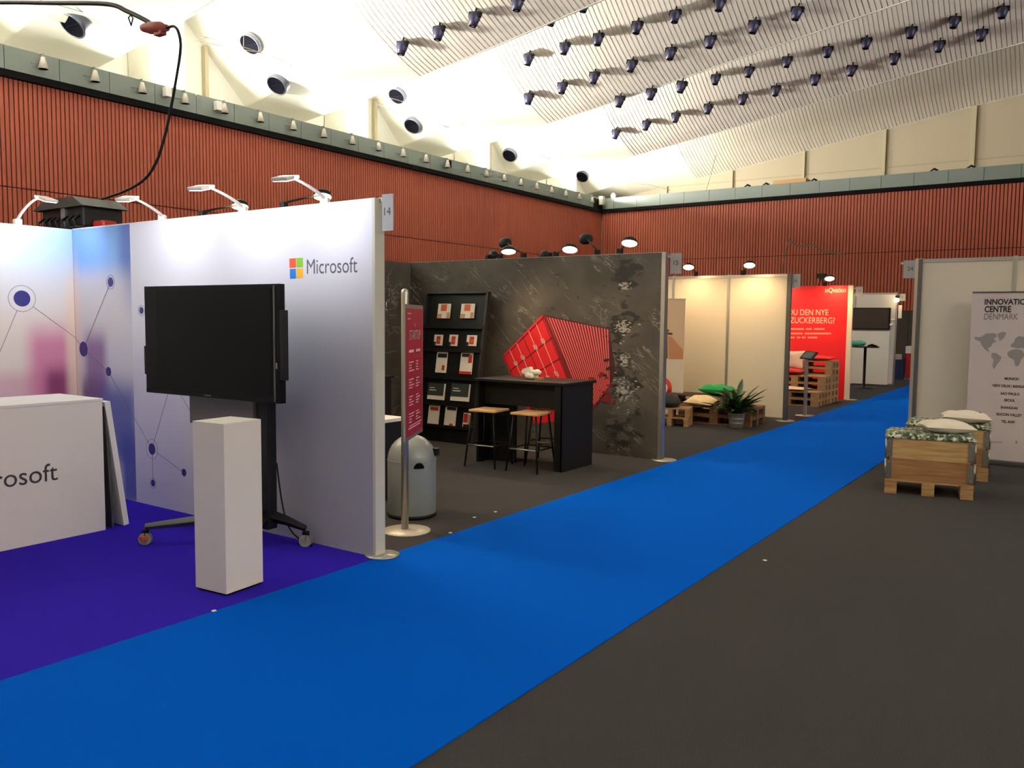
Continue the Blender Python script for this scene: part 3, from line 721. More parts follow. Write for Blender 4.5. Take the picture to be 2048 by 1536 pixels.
# ================================================================== second stand (dark slate)
S2Y, S2X = 9.16, -8.17
def slate(nm='dark_slate_print', debris=None):
    m = bpy.data.materials.new(nm); m.use_nodes = True; nt = m.node_tree; bs = nt.nodes['Principled BSDF']; bs.inputs['Roughness'].default_value = .45
    tc = nt.nodes.new('ShaderNodeTexCoord'); mp = nt.nodes.new('ShaderNodeMapping'); mp.inputs['Rotation'].default_value = (0, math.radians(-38), 0)
    nt.links.new(tc.outputs['Object'], mp.inputs[0])
    n1 = nt.nodes.new('ShaderNodeTexNoise'); n1.inputs['Scale'].default_value = 1.6; n1.inputs['Detail'].default_value = 8; nt.links.new(mp.outputs[0], n1.inputs['Vector'])
    c1 = nt.nodes.new('ShaderNodeValToRGB'); c1.color_ramp.elements[0].color = rgb(54,50,46); c1.color_ramp.elements[1].color = rgb(98,91,82); c1.color_ramp.elements[0].position = .3; c1.color_ramp.elements[1].position = .75
    nt.links.new(n1.outputs['Fac'], c1.inputs[0])
    mp2 = nt.nodes.new('ShaderNodeMapping'); mp2.inputs['Scale'].default_value = (.55,1,2.6); nt.links.new(mp.outputs[0], mp2.inputs[0])
    n2 = nt.nodes.new('ShaderNodeTexNoise'); n2.inputs['Scale'].default_value = 1.5; n2.inputs['Detail'].default_value = 7; n2.inputs['Distortion'].default_value = .8; n2.inputs['Roughness'].default_value = .62
    nt.links.new(mp2.outputs[0], n2.inputs['Vector'])
    ab = nt.nodes.new('ShaderNodeMath'); ab.operation = 'SUBTRACT'; ab.inputs[1].default_value = .5; nt.links.new(n2.outputs['Fac'], ab.inputs[0])
    ab2 = nt.nodes.new('ShaderNodeMath'); ab2.operation = 'ABSOLUTE'; nt.links.new(ab.outputs[0], ab2.inputs[0])
    mr = nt.nodes.new('ShaderNodeMapRange'); mr.inputs[1].default_value = 0; mr.inputs[2].default_value = .009; mr.inputs[3].default_value = 1; mr.inputs[4].default_value = 0
    nt.links.new(ab2.outputs[0], mr.inputs[0])
    n3 = nt.nodes.new('ShaderNodeTexNoise'); n3.inputs['Scale'].default_value = 2.2; nt.links.new(tc.outputs['Object'], n3.inputs['Vector'])
    r3 = nt.nodes.new('ShaderNodeMapRange'); r3.inputs[1].default_value = .46; r3.inputs[2].default_value = .66; r3.inputs[4].default_value = .8; nt.links.new(n3.outputs['Fac'], r3.inputs[0])
    ml = nt.nodes.new('ShaderNodeMath'); ml.operation = 'MULTIPLY'; nt.links.new(mr.outputs[0], ml.inputs[0]); nt.links.new(r3.outputs[0], ml.inputs[1])
    mx = nt.nodes.new('ShaderNodeMix'); mx.data_type = 'RGBA'; mx.inputs[7].default_value = rgb(196,186,168)
    nt.links.new(ml.outputs[0], mx.inputs[0]); nt.links.new(c1.outputs[0], mx.inputs[6]); 
    # printed dust and rubble column on the right of the picture
    prev = mx.outputs[2]
    if debris:
        for (c, rr, col, sc_, lo, hi, st) in debris:
            mp3 = nt.nodes.new('ShaderNodeMapping'); mp3.vector_type = 'TEXTURE'; mp3.inputs['Location'].default_value = c; mp3.inputs['Scale'].default_value = rr
            nt.links.new(tc.outputs['Object'], mp3.inputs[0]); g = nt.nodes.new('ShaderNodeTexGradient'); g.gradient_type = 'SPHERICAL'; nt.links.new(mp3.outputs[0], g.inputs[0])
            mp4 = nt.nodes.new('ShaderNodeMapping'); mp4.inputs['Scale'].default_value = (1,1,1.7); nt.links.new(tc.outputs['Object'], mp4.inputs[0])
            nn = nt.nodes.new('ShaderNodeTexNoise'); nn.inputs['Scale'].default_value = sc_; nn.inputs['Detail'].default_value = 4; nn.inputs['Distortion'].default_value = .5; nt.links.new(mp4.outputs[0], nn.inputs['Vector'])
            ad = nt.nodes.new('ShaderNodeMath'); ad.operation = 'MULTIPLY_ADD'; ad.inputs[1].default_value = .45; nt.links.new(g.outputs['Fac'], ad.inputs[0]); nt.links.new(nn.outputs['Fac'], ad.inputs[2])
            m3 = nt.nodes.new('ShaderNodeMapRange'); m3.inputs[1].default_value = lo; m3.inputs[2].default_value = hi; m3.inputs[4].default_value = st; nt.links.new(ad.outputs[0], m3.inputs[0])
            m4 = nt.nodes.new('ShaderNodeMix'); m4.data_type = 'RGBA'; m4.inputs[7].default_value = col; nt.links.new(m3.outputs[0], m4.inputs[0]); nt.links.new(prev, m4.inputs[6]); prev = m4.outputs[2]
    nt.links.new(prev, bs.inputs['Base Color'])
    return m
M_slate = slate()
w = thing('exhibition_wall', (-6.1, S2Y+.05, 0), 'dark slate printed wall with a red container picture', 'partition wall')
_w0 = Vector((-6.1, S2Y+.05, 0))
def _l(a, b_): return tuple(PY(a, b_, S2Y) - _w0)
DK, GY, PL = rgb(24,22,21), rgb(110,106,100), rgb(190,184,174)
M_slate2 = slate('dark_slate_rubble_print', [(_l(1252,550), (.28,9,.34), DK, 7, .68, .78, .9), (_l(1248,650), (.28,9,.36), DK, 7, .66, .76, .9), (_l(1248,760), (.34,9,.5), DK, 6, .66, .78, .9),
    (_l(1245,860), (.30,9,.42), DK, 7, .68, .80, .7), (_l(1245,800), (.34,9,.9), GY, 8, .72, .80, .5), (_l(1250,572), (.18,9,.12), PL, 26, .82, .86, .8), (_l(1244,655), (.20,9,.20), PL, 24, .80, .86, .8),
    (_l(1248,720), (.20,9,.2), PL, 22, .83, .88, .7), (_l(1246,785), (.28,9,.24), PL, 20, .82, .87, .7)])
MB().box(S2X, -4.22, S2Y+.004, S2Y+.08, 0, H).build('wall_panel', M_slate2, w)
MB().box(S2X, -4.19, S2Y+.0, S2Y+.084, H, H+.006).build('top_rail', M_alu, w)
MB().box(-4.22, -4.17, S2Y-.004, S2Y+.085, 0, H+.006).build('end_profile', M_alu, w)
m = MB(); m.lathe([(0,0),(.15,0),(.15,.007),(.0,.012)], (-4.15, S2Y+.04, .0), 28); m.build('base_plate', M_alu, w)
w2 = w; ry = S2Y+.004
def Q(a, b_, k=0): p = PY(a, b_, ry); return Vector((p.x, ry-.0015*k, p.z))
off = Vector((0,-.0012,0))
m = MB(); m.prism([Q(1005,712),Q(1085,629),Q(1168,835),Q(1068,848)], off); m.build('container_front_print', M_red, w)
m = MB(); m.prism([Q(1085,629),Q(1218,657),Q(1232,745),Q(1205,800),Q(1168,835)], off); m.build('container_side_print', mat('maroon_print', rgb(64,10,16), .5), w)
# pale ridges along the side, parallel to the front edge
m = MB(); n = 22
for i in range(n):
    t0 = (i+.25)/n; t1 = t0+.52/n
    top = lambda t: (1090+128*t, 633+26*t); bot = lambda t: (1170+50*t**.9, 832-62*t)
    a, b_ = top(t0), top(t1); c_, d_ = bot(t1), bot(t0)
    m.prism([Q(*a,1),Q(*b_,1),Q(*c_,1),Q(*d_,1)], off)
m.build('ridge_print', mat('salmon_print', rgb(232,92,96), .5), w)
F0, F1, F2, F3 = Vector((1005,712)), Vector((1085,629)), Vector((1068,848)), Vector((1168,835))
def fq(u, v): return F0.lerp(F1, u).lerp(F2.lerp(F3, u), v)
m = MB()
for u in (.02,.5,.98): 
    a, b_ = fq(u-.008,0), fq(u+.008,0); c_, d_ = fq(u+.008,1), fq(u-.008,1); m.prism([Q(*a,1),Q(*b_,1),Q(*c_,1),Q(*d_,1)], off)
for v in (.02,.22,.42,.62,.82):
    a, b_, c_, d_ = fq(0,v), fq(1,v), fq(1,v+.014), fq(0,v+.014); m.prism([Q(*a,1),Q(*b_,1),Q(*c_,1),Q(*d_,1)], off)
m.build('door_seam_print', M_dred, w)
m = MB()
for u in (.17,.34,.64,.82):
    a, b_ = fq(u-.006,.02), fq(u+.006,.02); c_, d_ = fq(u+.006,.98), fq(u-.006,.98); m.prism([Q(*a,2),Q(*b_,2),Q(*c_,2),Q(*d_,2)], off)
    for v in (.16,.5):
        a, b_, c_, d_ = fq(u-.03,v), fq(u+.03,v+.02), fq(u+.03,v+.07), fq(u-.03,v+.05); m.prism([Q(*a,2),Q(*b_,2),Q(*c_,2),Q(*d_,2)], off)
m.build('lock_bar_print', mat('pale_pink_print', rgb(226,170,160), .5), w)
m = MB(); m.prism([Q(1085,627,2),Q(1092,631,2),Q(1176,834,2),Q(1166,836,2)], off); m.build('corner_post_print', M_dred, w)
# falling debris down the right part of the picture
rd = random.Random(3)
def shards(name, mt, n, xr, yr, s0, s1, k, w_=w2):
    m = MB()
    for i in range(n):
        cx_ = rd.gauss((xr[0]+xr[1])/2, (xr[1]-xr[0])/4); cy_ = rd.uniform(*yr); s_ = rd.uniform(s0, s1); nn = rd.randint(4,6); a0 = rd.random()*6
        pts = [Q(cx_+s_*math.cos(a0+6.283*j/nn)*rd.uniform(.6,1.3), cy_+.6*s_*math.sin(a0+6.283*j/nn)*rd.uniform(.5,1.2), k+i*.004) for j in range(nn)]
        m.prism(pts, off)
    return m.build(name, mt, w_)
shards('dark_debris_print', mat('debris_dark', rgb(30,28,27), .5), 30, (1206,1250), (650,800), 2, 7, 2)
shards('red_debris_print', M_dred, 22, (1186,1232), (745,818), 3, 9, 3)
shards('pale_debris_print', mat('debris_pale', rgb(160,154,146), .5), 26, (1232,1268), (640,690), 1.5, 4, 4)
shards('pale_debris_print', mat('debris_pale', rgb(160,154,146), .5), 26, (1222,1280), (720,830), 1.5, 4, 4)
# back wall of the second stand
w = thing('exhibition_wall', (S2X-.04, 6.7, 0), 'dark slate back wall of the second stand with white lettering end', 'partition wall')
MB().box(S2X-.08, S2X, SY+.09, S2Y-.0, 0, H).build('wall_panel', M_slate, w)
a = PX(764,620,S2X); b_ = PX(775,603,S2X)
textobj('lettering', 's!', mat('white_lettering', rgb(225,222,215), .6), w, (S2X+.002, a.y, a.z), Y1, Z1, height=max(.08,b_.z-a.z), thick=.001)

# literature rack leaning on the slate wall
RB, RT, RH = 8.72, 9.06, 2.03
t = thing('literature_rack', (-7.12, 8.8, 0), 'black leaning literature rack with five shelves of brochures', 'rack')
up = Vector((0, RT-RB, RH)).normalized(); bk = Vector((0, up.z, -up.y)); L_ = math.hypot(RT-RB, RH)
x0r, x1r = -7.72, -6.66
def RP(x, s_, o=0.0): return Vector((x, RB, 0)) + up*s_ - bk*o     # point on the rack face: s along the slope, o out of it
m = MB(); m.obox(RP((x0r+x1r)/2, L_/2, -.01), X1*(x1r-x0r)/2, up*L_/2, bk*.008); m.build('back_board', M_blk, t)
for x in (x0r, x1r): 
    m = MB(); m.obox(RP(x, L_/2, .02), X1*.016, up*L_/2, bk*.035); m.build('side_board', mat('black_satin_wood', rgb(30,29,29), .5), t)
m = MB(); m.obox(RP((x0r+x1r)/2, L_-.012, .02), X1*(x1r-x0r)/2, up*.012, bk*.035); m.build('top_board', mat('black_satin_wood', rgb(30,29,29), .5), t)
shelf_s = [.30,.66,1.02,1.32,1.62]
shelf_s = [.20, .50, .86, 1.24, 1.56]
for s_ in shelf_s:
    m = MB(); m.obox(RP((x0r+x1r)/2, s_-.008, .025), X1*(x1r-x0r)/2, up*.006, bk*.035)
    m.obox(RP((x0r+x1r)/2, s_+.008, .058), X1*(x1r-x0r)/2, up*.02, bk*.004); m.build('shelf', M_blk, t)
def face_pt(a, b_):       # picture point on the rack's sloping face
    d = _d(a, b_); n = bk; c = RP(0, 0, 0)
    return O + d*((c-O).dot(n)/d.dot(n))
M_orp = mat('orange_print', rgb(214,96,50), .6); M_gr = mat('dark_green_print', rgb(52,62,56), .6); M_blkp = mat('black_print', rgb(24,22,22), .6); M_rdp = mat('red_cover_print', rgb(196,44,36), .6); M_skin = mat('tan_print', rgb(196,150,110), .6)
def brochure(x0, y0, x1, y1, label, marks, grp=None, base=M_paper, lean=.0):
    a = face_pt(x0, y1); b_ = face_pt(x1, y0); wv = b_.x-a.x; sa = (a-RP(0,0)).dot(up); hv = (b_-a).dot(up)
    r = thing('brochure', RP((a.x+b_.x)/2, sa, .012), label, 'brochure', group=grp)
    m = MB(); m.obox(RP((a.x+b_.x)/2, sa+hv/2, .016), X1*wv/2, up*hv/2, bk*.006); m.build('cover', base, r)
    for i, (u0, v0, u1, v1, mt) in enumerate(marks):
        m = MB(); m.obox(RP(a.x+wv*(u0+u1)/2, sa+hv*(v0+v1)/2, .0235+.0008*i), X1*wv*(u1-u0)/2, up*hv*(v1-v0)/2, bk*.001); m.build('cover_print', mt, r)
    return r
pic = [(.25,.5,.7,.95,M_orp),(.0,.0,.35,.3,M_skin),(.75,.02,.98,.4,M_skin)]
brochure(876,608,904,637,'square brochure with orange picture on the top shelf, left one', pic)
brochure(922,608,952,637,'square brochure with orange picture on the top shelf, right one', pic)
pic = [(.3,.15,.75,.85,M_rdp),(.4,.3,.7,.6,M_orp),(.0,.0,.25,.35,M_blkp)]
brochure(869,670,888,691,'small square red and white brochure, leftmost on the second shelf', pic)
brochure(899,670,918,692,'small square red and white brochure, middle of the second shelf', pic)
brochure(934,671,956,692,'small square red and white brochure, right on the second shelf', pic)
brochure(872,702,898,745,'tall cream brochure with black title on the third shelf, left', [(.1,.68,.95,.86,M_blkp),(.6,.12,.85,.34,M_rdp)])
brochure(920,704,949,748,'tall cream brochure with black title and red foot on the third shelf, right', [(.1,.76,.75,.9,M_blkp),(.65,.5,.95,.85,M_rdp),(0,0,1,.12,M_rdp)])
brochure(856,768,893,798,'wide dark green brochure on the fourth shelf, left', [(0,.25,.94,1,M_gr),(.1,.7,.4,.74,M_paper),(.1,.55,.5,.6,M_paper)])
brochure(902,769,943,801,'wide dark green brochure on the fourth shelf, right', [(0,.25,.94,1,M_gr),(.1,.7,.4,.74,M_paper),(.1,.55,.5,.6,M_paper)])
brochure(856,811,882,851,'cream brochure with red head strip on the lowest shelf, left', [(.15,.74,.9,.9,M_rdp)])
brochure(889,812,916,854,'cream brochure with black head strip on the lowest shelf, middle', [(.15,.78,.95,.92,M_blkp),(.5,.1,.8,.18,M_rdp)])
brochure(926,827,946,858,'small colourful red magazine on the lowest shelf, right', [(.05,.4,.55,.95,M_rdp),(.6,.3,.95,.9,M_skin),(.1,.1,.9,.3,M_blkp)])

# high table with stools
def bar_table(x0, x1, y0, y1, z, rz, label, slabs=(1,1)):
    r = thing('high_table', ((x0+x1)/2, (y0+y1)/2, 0), label, 'table')
    MB().box(x0, x1, y0, y1, z-.03, z).build('tabletop', M_blk, r, bevel=.002)
    MB().box(x1-.06, x1-.03, y0+.02, y1-.02, 0, z-.03).build('side_panel', M_blk, r, bevel=.002)
    MB().box(x0+.03, x0+.06, y0+.02, y1-.02, 0, z-.03).build('side_panel', M_blk, r, bevel=.002)
    MB().box(x0+.06, x1-.06, y0+.14, y0+.16, z-.30, z-.03).build('apron', M_blk, r)
    return r
tb = bar_table(-5.9, -4.66, 7.72, 8.42, .98, 0, 'black high table with stools in front of the container picture')
MB().box(-4.8,-4.70,7.74,8.38,0,.95).build('side_panel', M_blk, tb, bevel=.002)
MB().box(-5.86,-5.46,7.95,7.98,0,.95).build('back_panel', M_blk, tb)
tb = bar_table(-7.9, -6.85, 6.9, 7.4, .98, 0, 'black high table half hidden behind the first wall end')
M_seat = wood('stool_seat_wood', rgb(186,140,92), rgb(222,180,130), (6,30,6))
def make_stool(first_label):
    r = thing('bar_stool', (0,0,0), first_label, 'stool', group='bar stools at the black tables')
    MB().box(-.17,.17,-.17,.17,.625,.65).build('seat', M_seat, r, world=False, bevel=.006)
    for sx in (-1,1):
        for sy in (-1,1):
            m = MB(); m.tube([(sx*.14,sy*.14,.625),(sx*.20,sy*.20,0)], .011, 8); m.build('leg', M_blkm, r, world=False)
    k = .14+.06*(1-.25/.625)
    for zz, ss in ((.25, 1), ):
        for i in range(4):
            c4 = [(-1,-1),(1,-1),(1,1),(-1,1)]; a = c4[i]; b_ = c4[(i+1) % 4]
            m = MB(); m.tube([(a[0]*k,a[1]*k,zz),(b_[0]*k,b_[1]*k,zz)], .009, 6); m.build('footrest_bar', M_alu if i == 0 else M_blkm, r, world=False)
    return r
st0 = make_stool('bar stool with light wooden seat, left one at the high table')
def place(o, x, y, rz, label=None): o.location = (x, y, o.location.z); o.rotation_euler.z = rz; o['label'] = label or o['label']; o.matrix_basis = Matrix.Translation(o.location) @ Matrix.Rotation(rz, 4, 'Z')
place(st0, -5.60, 7.62, .1)
for x, y, rz, lb in ((-5.05,7.66,.05,'bar stool with light wooden seat, right one at the high table near the side panel'),
                     (-5.20,8.25,.2,'bar stool behind the high table, seen between the other stools'),
                     (-6.72,6.75,.1,'bar stool at the half hidden table behind the first wall end')):
    o = copy_tree(st0); place(o, x, y, rz, lb)
m = MB(); rd2 = random.Random(5)
for i in range(9):
    x = -5.32+rd2.uniform(-.08,.08); y = 8.05+rd2.uniform(-.06,.06); z = .98+rd2.uniform(.0,.05)
    m.lathe([(0,-.03),(.04,-.02),(.05,.01),(.02,.035),(0,.04)], (x,y,z+.03), 8)
m.obox((-5.34,8.02,1.08), (.05,0,.015), (0,.03,0), (-.01,0,.03)); m.single('crumpled_paper', M_paper, 'crumpled white paper bag lying on the black high table', 'paper')
m = MB(); m.obox((-5.17,8.0,.995), (.04,.01,0), (0,.03,0), (0,0,.013)); m.single('small_packet', mat('gold_packet', rgb(170,130,70), .5), 'small brown packet beside the crumpled paper on the high table', 'packet')

# white-topped cabinet and litter bin near the first wall end
t = thing('low_cabinet', (-5.4, 5.9, 0), 'black low cabinet with white top behind the grey bin', 'cabinet')
MB().box(-5.95,-5.24,5.45,5.78,0,.72).build('body', M_blk, t); MB().box(-5.97,-5.22,5.43,5.80,.72,.75).build('top', M_white, t)
t = thing('litter_bin', (-4.68, 5.27, 0), 'grey domed litter bin with dark slot beside the round sign base', 'bin')
M_bin = mat('grey_enamel', rgb(128,136,138), .32, .05)
prof = [(0,.02),(.20,.02),(.205,.03),(.205,.48)]+[(.205*math.cos(a*math.pi/2/8), .48+.21*math.sin(a*math.pi/2/8)) for a in range(1,9)]
m = MB(); m.lathe(prof, (-4.68,5.27,0), 40); m.build('body', M_bin, t)
m = MB(); m.lathe([(0,0),(.20,0),(.21,.01),(.21,.03),(.2,.035)], (-4.68,5.27,0), 40); m.build('base_ring', M_blkm, t)
m = MB(); m.lathe([(.206,.475),(.209,.48),(.206,.485)], (-4.68,5.27,0), 40); m.build('rim', M_bin, t)
sd = Vector((.62,-.78,0)); 
dvn = (Vector((0,0,0))-Vector((-4.68,5.27,0))); dvn.z = 0; dvn.normalize(); 
q = PY(831,925,5.1); an0 = math.atan2(q.y-5.27, q.x+4.68)
an0 = -.55
m = MB(); vs = []
for i in range(9):
    a = an0-.22+.44*i/8; h_ = .03*math.sin(math.pi*i/8)+.006
    for zz in (.43, .44+h_*1.3): 
        rr = .207; vs.append((-4.68+rr*math.cos(a), 5.27+rr*math.sin(a), zz))
m.add(vs, [(2*i,2*i+2,2*i+3,2*i+1) for i in range(8)]); m.build('slot', M_black, t)
m = MB(); m.obox((-4.49,5.36,.55), (.02,0,0), (0,.02,0), (0,0,.03)); m.build('lock', M_blkm, t)
# totem sign
t = thing('sign_stand', (-4.378, 4.848, 0), 'grey pole sign stand with a dark red sign panel', 'sign stand')
m = MB(); m.lathe([(0,0),(.19,0),(.19,.006),(.03,.014),(0,.014)], (-4.36,4.845,.0), 44); m.build('base', mat('cream_metal', rgb(206,198,184), .4, .3), t)
m = MB(); m.tube([(-4.378,4.848,.01),(-4.378,4.848,1.86),(-4.378,4.848,1.885),(-4.378,4.848,1.895)], [.029,.029,.024,.008], 20); m.build('pole', M_alu, t)
sa = Vector((-4.292,4.757,0)); sb = Vector((-4.612,5.332,0)); sv = (sb-sa).normalized(); sn = sv.cross(Z1)   # faces the camera side
a = face = None
def SP(u, z, o=0): return sa + sv*u + Z1*z + sn*o
SWd = (sb-sa).length
pa = [(0,1.775),(SWd,1.775),(SWd,.80),(0,.715)]
m = MB(); m.prism([SP(u,z,.0) for u, z in ((0,1.775),(SWd,1.775),(SWd,.716),(0,.716))], -sn*.012); m.build('sign_frame', M_alu, t)
m = MB(); m.prism([SP(u,z,.002) for u, z in ((.03,1.745),(SWd-.03,1.745),(SWd-.03,.746),(.03,.746))], -sn*.004); m.build('sign_panel', mat('wine_red_print', rgb(158,22,52), .45), t)
M_pk = mat('pink_white_print', rgb(226,180,184), .6)
textobj('lettering', 'STARTUP', M_pk, t, SP(SWd/2,1.50,.004), sv, Z1, width=SWd*.62, height=.075, align='CENTER')
textobj('lettering', 'HEI', M_pk, t, SP(SWd/2,1.60,.004), sv, Z1, height=.028, align='CENTER')
m = MB()
def dash(u0, u1, z, h=.010): m.prism([SP(SWd*u0,z,.0035),SP(SWd*u1,z,.0035),SP(SWd*u1,z+h,.0035),SP(SWd*u0,z+h,.0035)], -sn*.0005)
for u0 in (.18,.56):
    dash(u0, u0+.26, 1.40, .022)
    z = 1.32
    for g in range(4):
        for k in range(4): dash(u0, u0+rd2.uniform(.1,.28), z-.022*k-.135*g, .009)
dash(.14,.8,.80,.010); dash(.2,.9,.82,.008); dash(.1,.3,1.70,.01); dash(.1,.26,1.66,.008)
m.build('small_print', M_pk, t)

# lamps on the slate wall
def SL(b0, h0_, hy, lb, face, lit=True, by=S2Y+.04, power=26, sc_=1.0, beam=140):
    p = A(b0[0], b0[1], by); q = A(h0_[0], h0_[1], hy)
    return spot_lamp((p.x, by, H+.005), q, lb, None, face=Vector(face), lit=lit, power=power, sc_=sc_, beam=beam)
TWD = (.25,.5,-.75)
SL((1000,512),(1017,501),8.72,'black spot lamp with glaring bulb on the slate wall, leftmost lit one',(.2,-.25,-1),power=60)
SL((1112,508),(1140,497),8.72,'black spot lamp with bright dish near the middle of the slate wall',(.15,-.35,-.9))
SL((1240,503),(1259,484),8.72,'black spot lamp with bright dish at the right end of the slate wall',(.1,-.35,-.9))
SL((1047,511),(1010,485),9.62,'dark unlit-side spot lamp above the glaring bulb on the slate wall',(-.2,.6,-.6),lit=False)
SL((1195,508),(1172,477),9.62,'dark lamp head raised on a thin arm above the slate wall',(-.2,.6,-.6),lit=False)
SL((975,513),(985,510),9.3,'small dark lamp lying low on the slate wall top, left',(0,.8,-.5),lit=False,sc_=.8)
SL((1100,510),(1088,510),9.3,'small dark lamp lying low on the slate wall top, middle',(0,.8,-.5),lit=False,sc_=.8)
light('SPOT', (-6.75, 9.62, 2.70), 45, (1,.72,.42), .06, None, (-6.6,11.5,.8), spot=140, blend=.9)
light('SPOT', (-5.5, 9.62, 2.70), 45, (1,.72,.42), .06, None, (-5.3,11.5,.8), spot=140, blend=.9)

# ================================================================== shared builders for the other stands
def panel_wall(x0, x1, y, label, z1=H, m_panel=None, step=.99, m_post=None, first=None):
    """aluminium framed wall: panel edges measured from the right end"""
    m_panel = m_panel or M_cream; m_post = m_post or M_alu
    r = thing('exhibition_wall', ((x0+x1)/2, y+.03, 0), label, 'partition wall')
    xs = [x1]; 
    while xs[-1] - step > x0+.05: xs.append(xs[-1]-step)
    xs.append(x0)
    for a, b_ in zip(xs, xs[1:]):
        MB().box(b_+.018, a-.018, y+.018, y+.032, .05, z1-.04).build('infill_panel', m_panel, r)
        MB().box(b_+.018, a-.018, y+.008, y+.042, z1-.045, z1).build('top_rail', m_post, r)
        MB().box(b_+.018, a-.018, y+.008, y+.042, .0, .05).build('bottom_rail', m_post, r)
    for a in xs: MB().box(a-.02, a+.02, y+.004, y+.046, 0, z1+.01).build('post', m_post, r, bevel=.004)
    return r
def side_wall(x, y0, y1, label, m_panel=None, step=.99):
    m_panel = m_panel or M_cream
    r = thing('exhibition_wall', (x, (y0+y1)/2, 0), label, 'partition wall'); ys = [y1]
    while ys[-1] - step > y0+.05: ys.append(ys[-1]-step)
    ys.append(y0)
    for a, b_ in zip(ys, ys[1:]):
        MB().box(x-.032, x-.018, b_+.018, a-.018, .05, H-.04).build('infill_panel', m_panel, r)
        MB().box(x-.042, x-.008, b_+.018, a-.018, H-.045, H).build('top_rail', M_alu, r)
    for a in ys: MB().box(x-.046, x-.004, a-.02, a+.02, 0, H+.01).build('post', M_alu, r)
    return r
def make_pallet(w=1.2, d=.8, m=None, name='wooden_pallet', bx=.07, cross=False):
    """EUR style pallet, long side along x, origin at the centre of its base"""
    m = m or M_pwood; r = thing(name, (0,0,0), '', 'pallet')
    nb = 5; bw = .13 if d > .5 else .1
    b = MB(); 
    for i in range(nb):
        y = -d/2+bw/2 + (d-bw)*i/(nb-1); b.box(-w/2, w/2, y-bw/2, y+bw/2, .122, .144)
    for x in (-w/2+bx, 0, w/2-bx): b.box(x-bx, x+bx, -d/2, d/2, .100, .1215)
    b.build('deck', m, r, world=False)
    for x in (-w/2+bx, 0, w/2-bx):
        for y in (-d/2+.05, 0, d/2-.05): MB().box(x-bx, x+bx, y-.05, y+.05, .022, .0995).build('block', m, r, world=False)
    if cross:
        for x in (-w/2+bx, 0, w/2-bx): MB().box(x-bx, x+bx, -d/2, d/2, 0, .0215).build('skid', m, r, world=False)
    else:
        for y in (-d/2+.05, 0, d/2-.05): MB().box(-w/2, w/2, y-.05, y+.05, 0, .0215).build('skid', m, r, world=False)
    return r
def put(o, x, y, z, rz, label, grp=None):
    o.location = (x, y, z); o.rotation_euler = (0, 0, rz); o['label'] = label
    o.matrix_basis = Matrix.Translation((x, y, z)) @ Matrix.Rotation(rz, 4, 'Z')
    if grp: o['group'] = grp
    return o
def cushion(name, c, w, d, t, rz, m, label, cat='cushion', tilt=(0,0), grp=None):
    n = 14; vs = []; fs = []
    for side in (1,-1):
        for i in range(n+1):
            for j in range(n+1):
                u = -1+2*i/n; v = -1+2*j/n
                k = ((1-abs(u)**2.6)*(1-abs(v)**2.6)); k = max(k, 0)**.55
                pin = 1-.10*(abs(u*v))**.0*((1-abs(v))*(abs(u)**6)+(1-abs(u))*(abs(v)**6))
                wr = .06*t*math.sin(7*u+3*v)*k
                vs.append((u*w/2*pin, v*d/2*pin, side*(t/2)*k + wr))
    q = (n+1)*(n+1)
    for i in range(n):
        for j in range(n):
            a = i*(n+1)+j; fs.append((a, a+n+1, a+n+2, a+1)); fs.append((q+a, q+a+1, q+a+n+2, q+a+n+1))
    mb = MB(); mb.add(vs, fs, True)
    M_ = Matrix.Rotation(rz,4,'Z') @ Matrix.Rotation(tilt[0],4,'X') @ Matrix.Rotation(tilt[1],4,'Y')
    zmin = min((M_ @ Vector(v)).z for v in vs)
    o = mb.build(name, m); o.location = (c[0], c[1], c[2]-zmin); o.rotation_euler = M_.to_euler()
    o.matrix_basis = Matrix.Translation(o.location) @ M_
    return tag(o, label, cat, grp)

# ================================================================== third stand (cream walls, pallet sofa)
S3Y = 14.15
w3 = panel_wall(-8.2, -4.22, S3Y, 'cream framed exhibition wall behind the pallet sofa and the plant', step=1.03)
MB().box(-4.24, -4.17, S3Y-.005, S3Y+.055, 0, H+.01).build('end_profile', M_darkalu, w3)
m = MB(); m.lathe([(0,0),(.16,0),(.16,.007),(.0,.012)], (-4.2, S3Y+.03, .0), 28); m.build('base_plate', M_alu, w3)
side_wall(-8.2, S2Y+.1, S3Y, 'cream framed back wall of the pallet sofa stand')
# roll-up banner
t = thing('rollup_banner', (-6.16, 13.42, 0), 'rollup banner with a beige landscape picture and a red round logo', 'banner')
MB().box(-6.6,-5.73,13.42,13.425,.06,2.04).build('banner_sheet', mat('banner_white', rgb(222,208,190), .6), t)
MB().box(-6.62,-5.71,13.36,13.46,0,.07).build('banner_base', M_alu, t, bevel=.01)
MB().box(-6.6,-5.73,13.41,13.43,2.03,2.05).build('top_bar', M_alu, t)
MB().box(-6.58,-5.74,13.414,13.4195,1.02,2.025).build('picture_print', mat('beige_picture', rgb(206,176,148), .6), t)
def BP(a, b_, k=0): p = PY(a, b_, 13.41); return Vector((p.x, 13.413-.001*k, p.z))
m = MB(); m.prism([BP(1337,672),BP(1344,675),BP(1366,700),BP(1366,718),BP(1337,718)], (0,-.001,0)); m.build('hillside_print', mat('terracotta_field', rgb(186,128,92), .6), t)
m = MB(); m.prism([BP(1332,655,1),BP(1334.5,655,1),BP(1335,717,1),BP(1332,717,1)], (0,-.001,0)); m.prism([BP(1328,664,1),BP(1345,666,1),BP(1345,670,1),BP(1328,668,1)], (0,-.001,0))
for a, b_ in ((1329,663),(1336,661),(1341,667),(1331,673)): m.lathe([(0,0),(.02,0),(.02,.001),(0,.001)], BP(a,b_,2), 10, (0,-1,0))
m.build('pole_print', mat('brown_silhouette', rgb(92,66,56), .6), t)
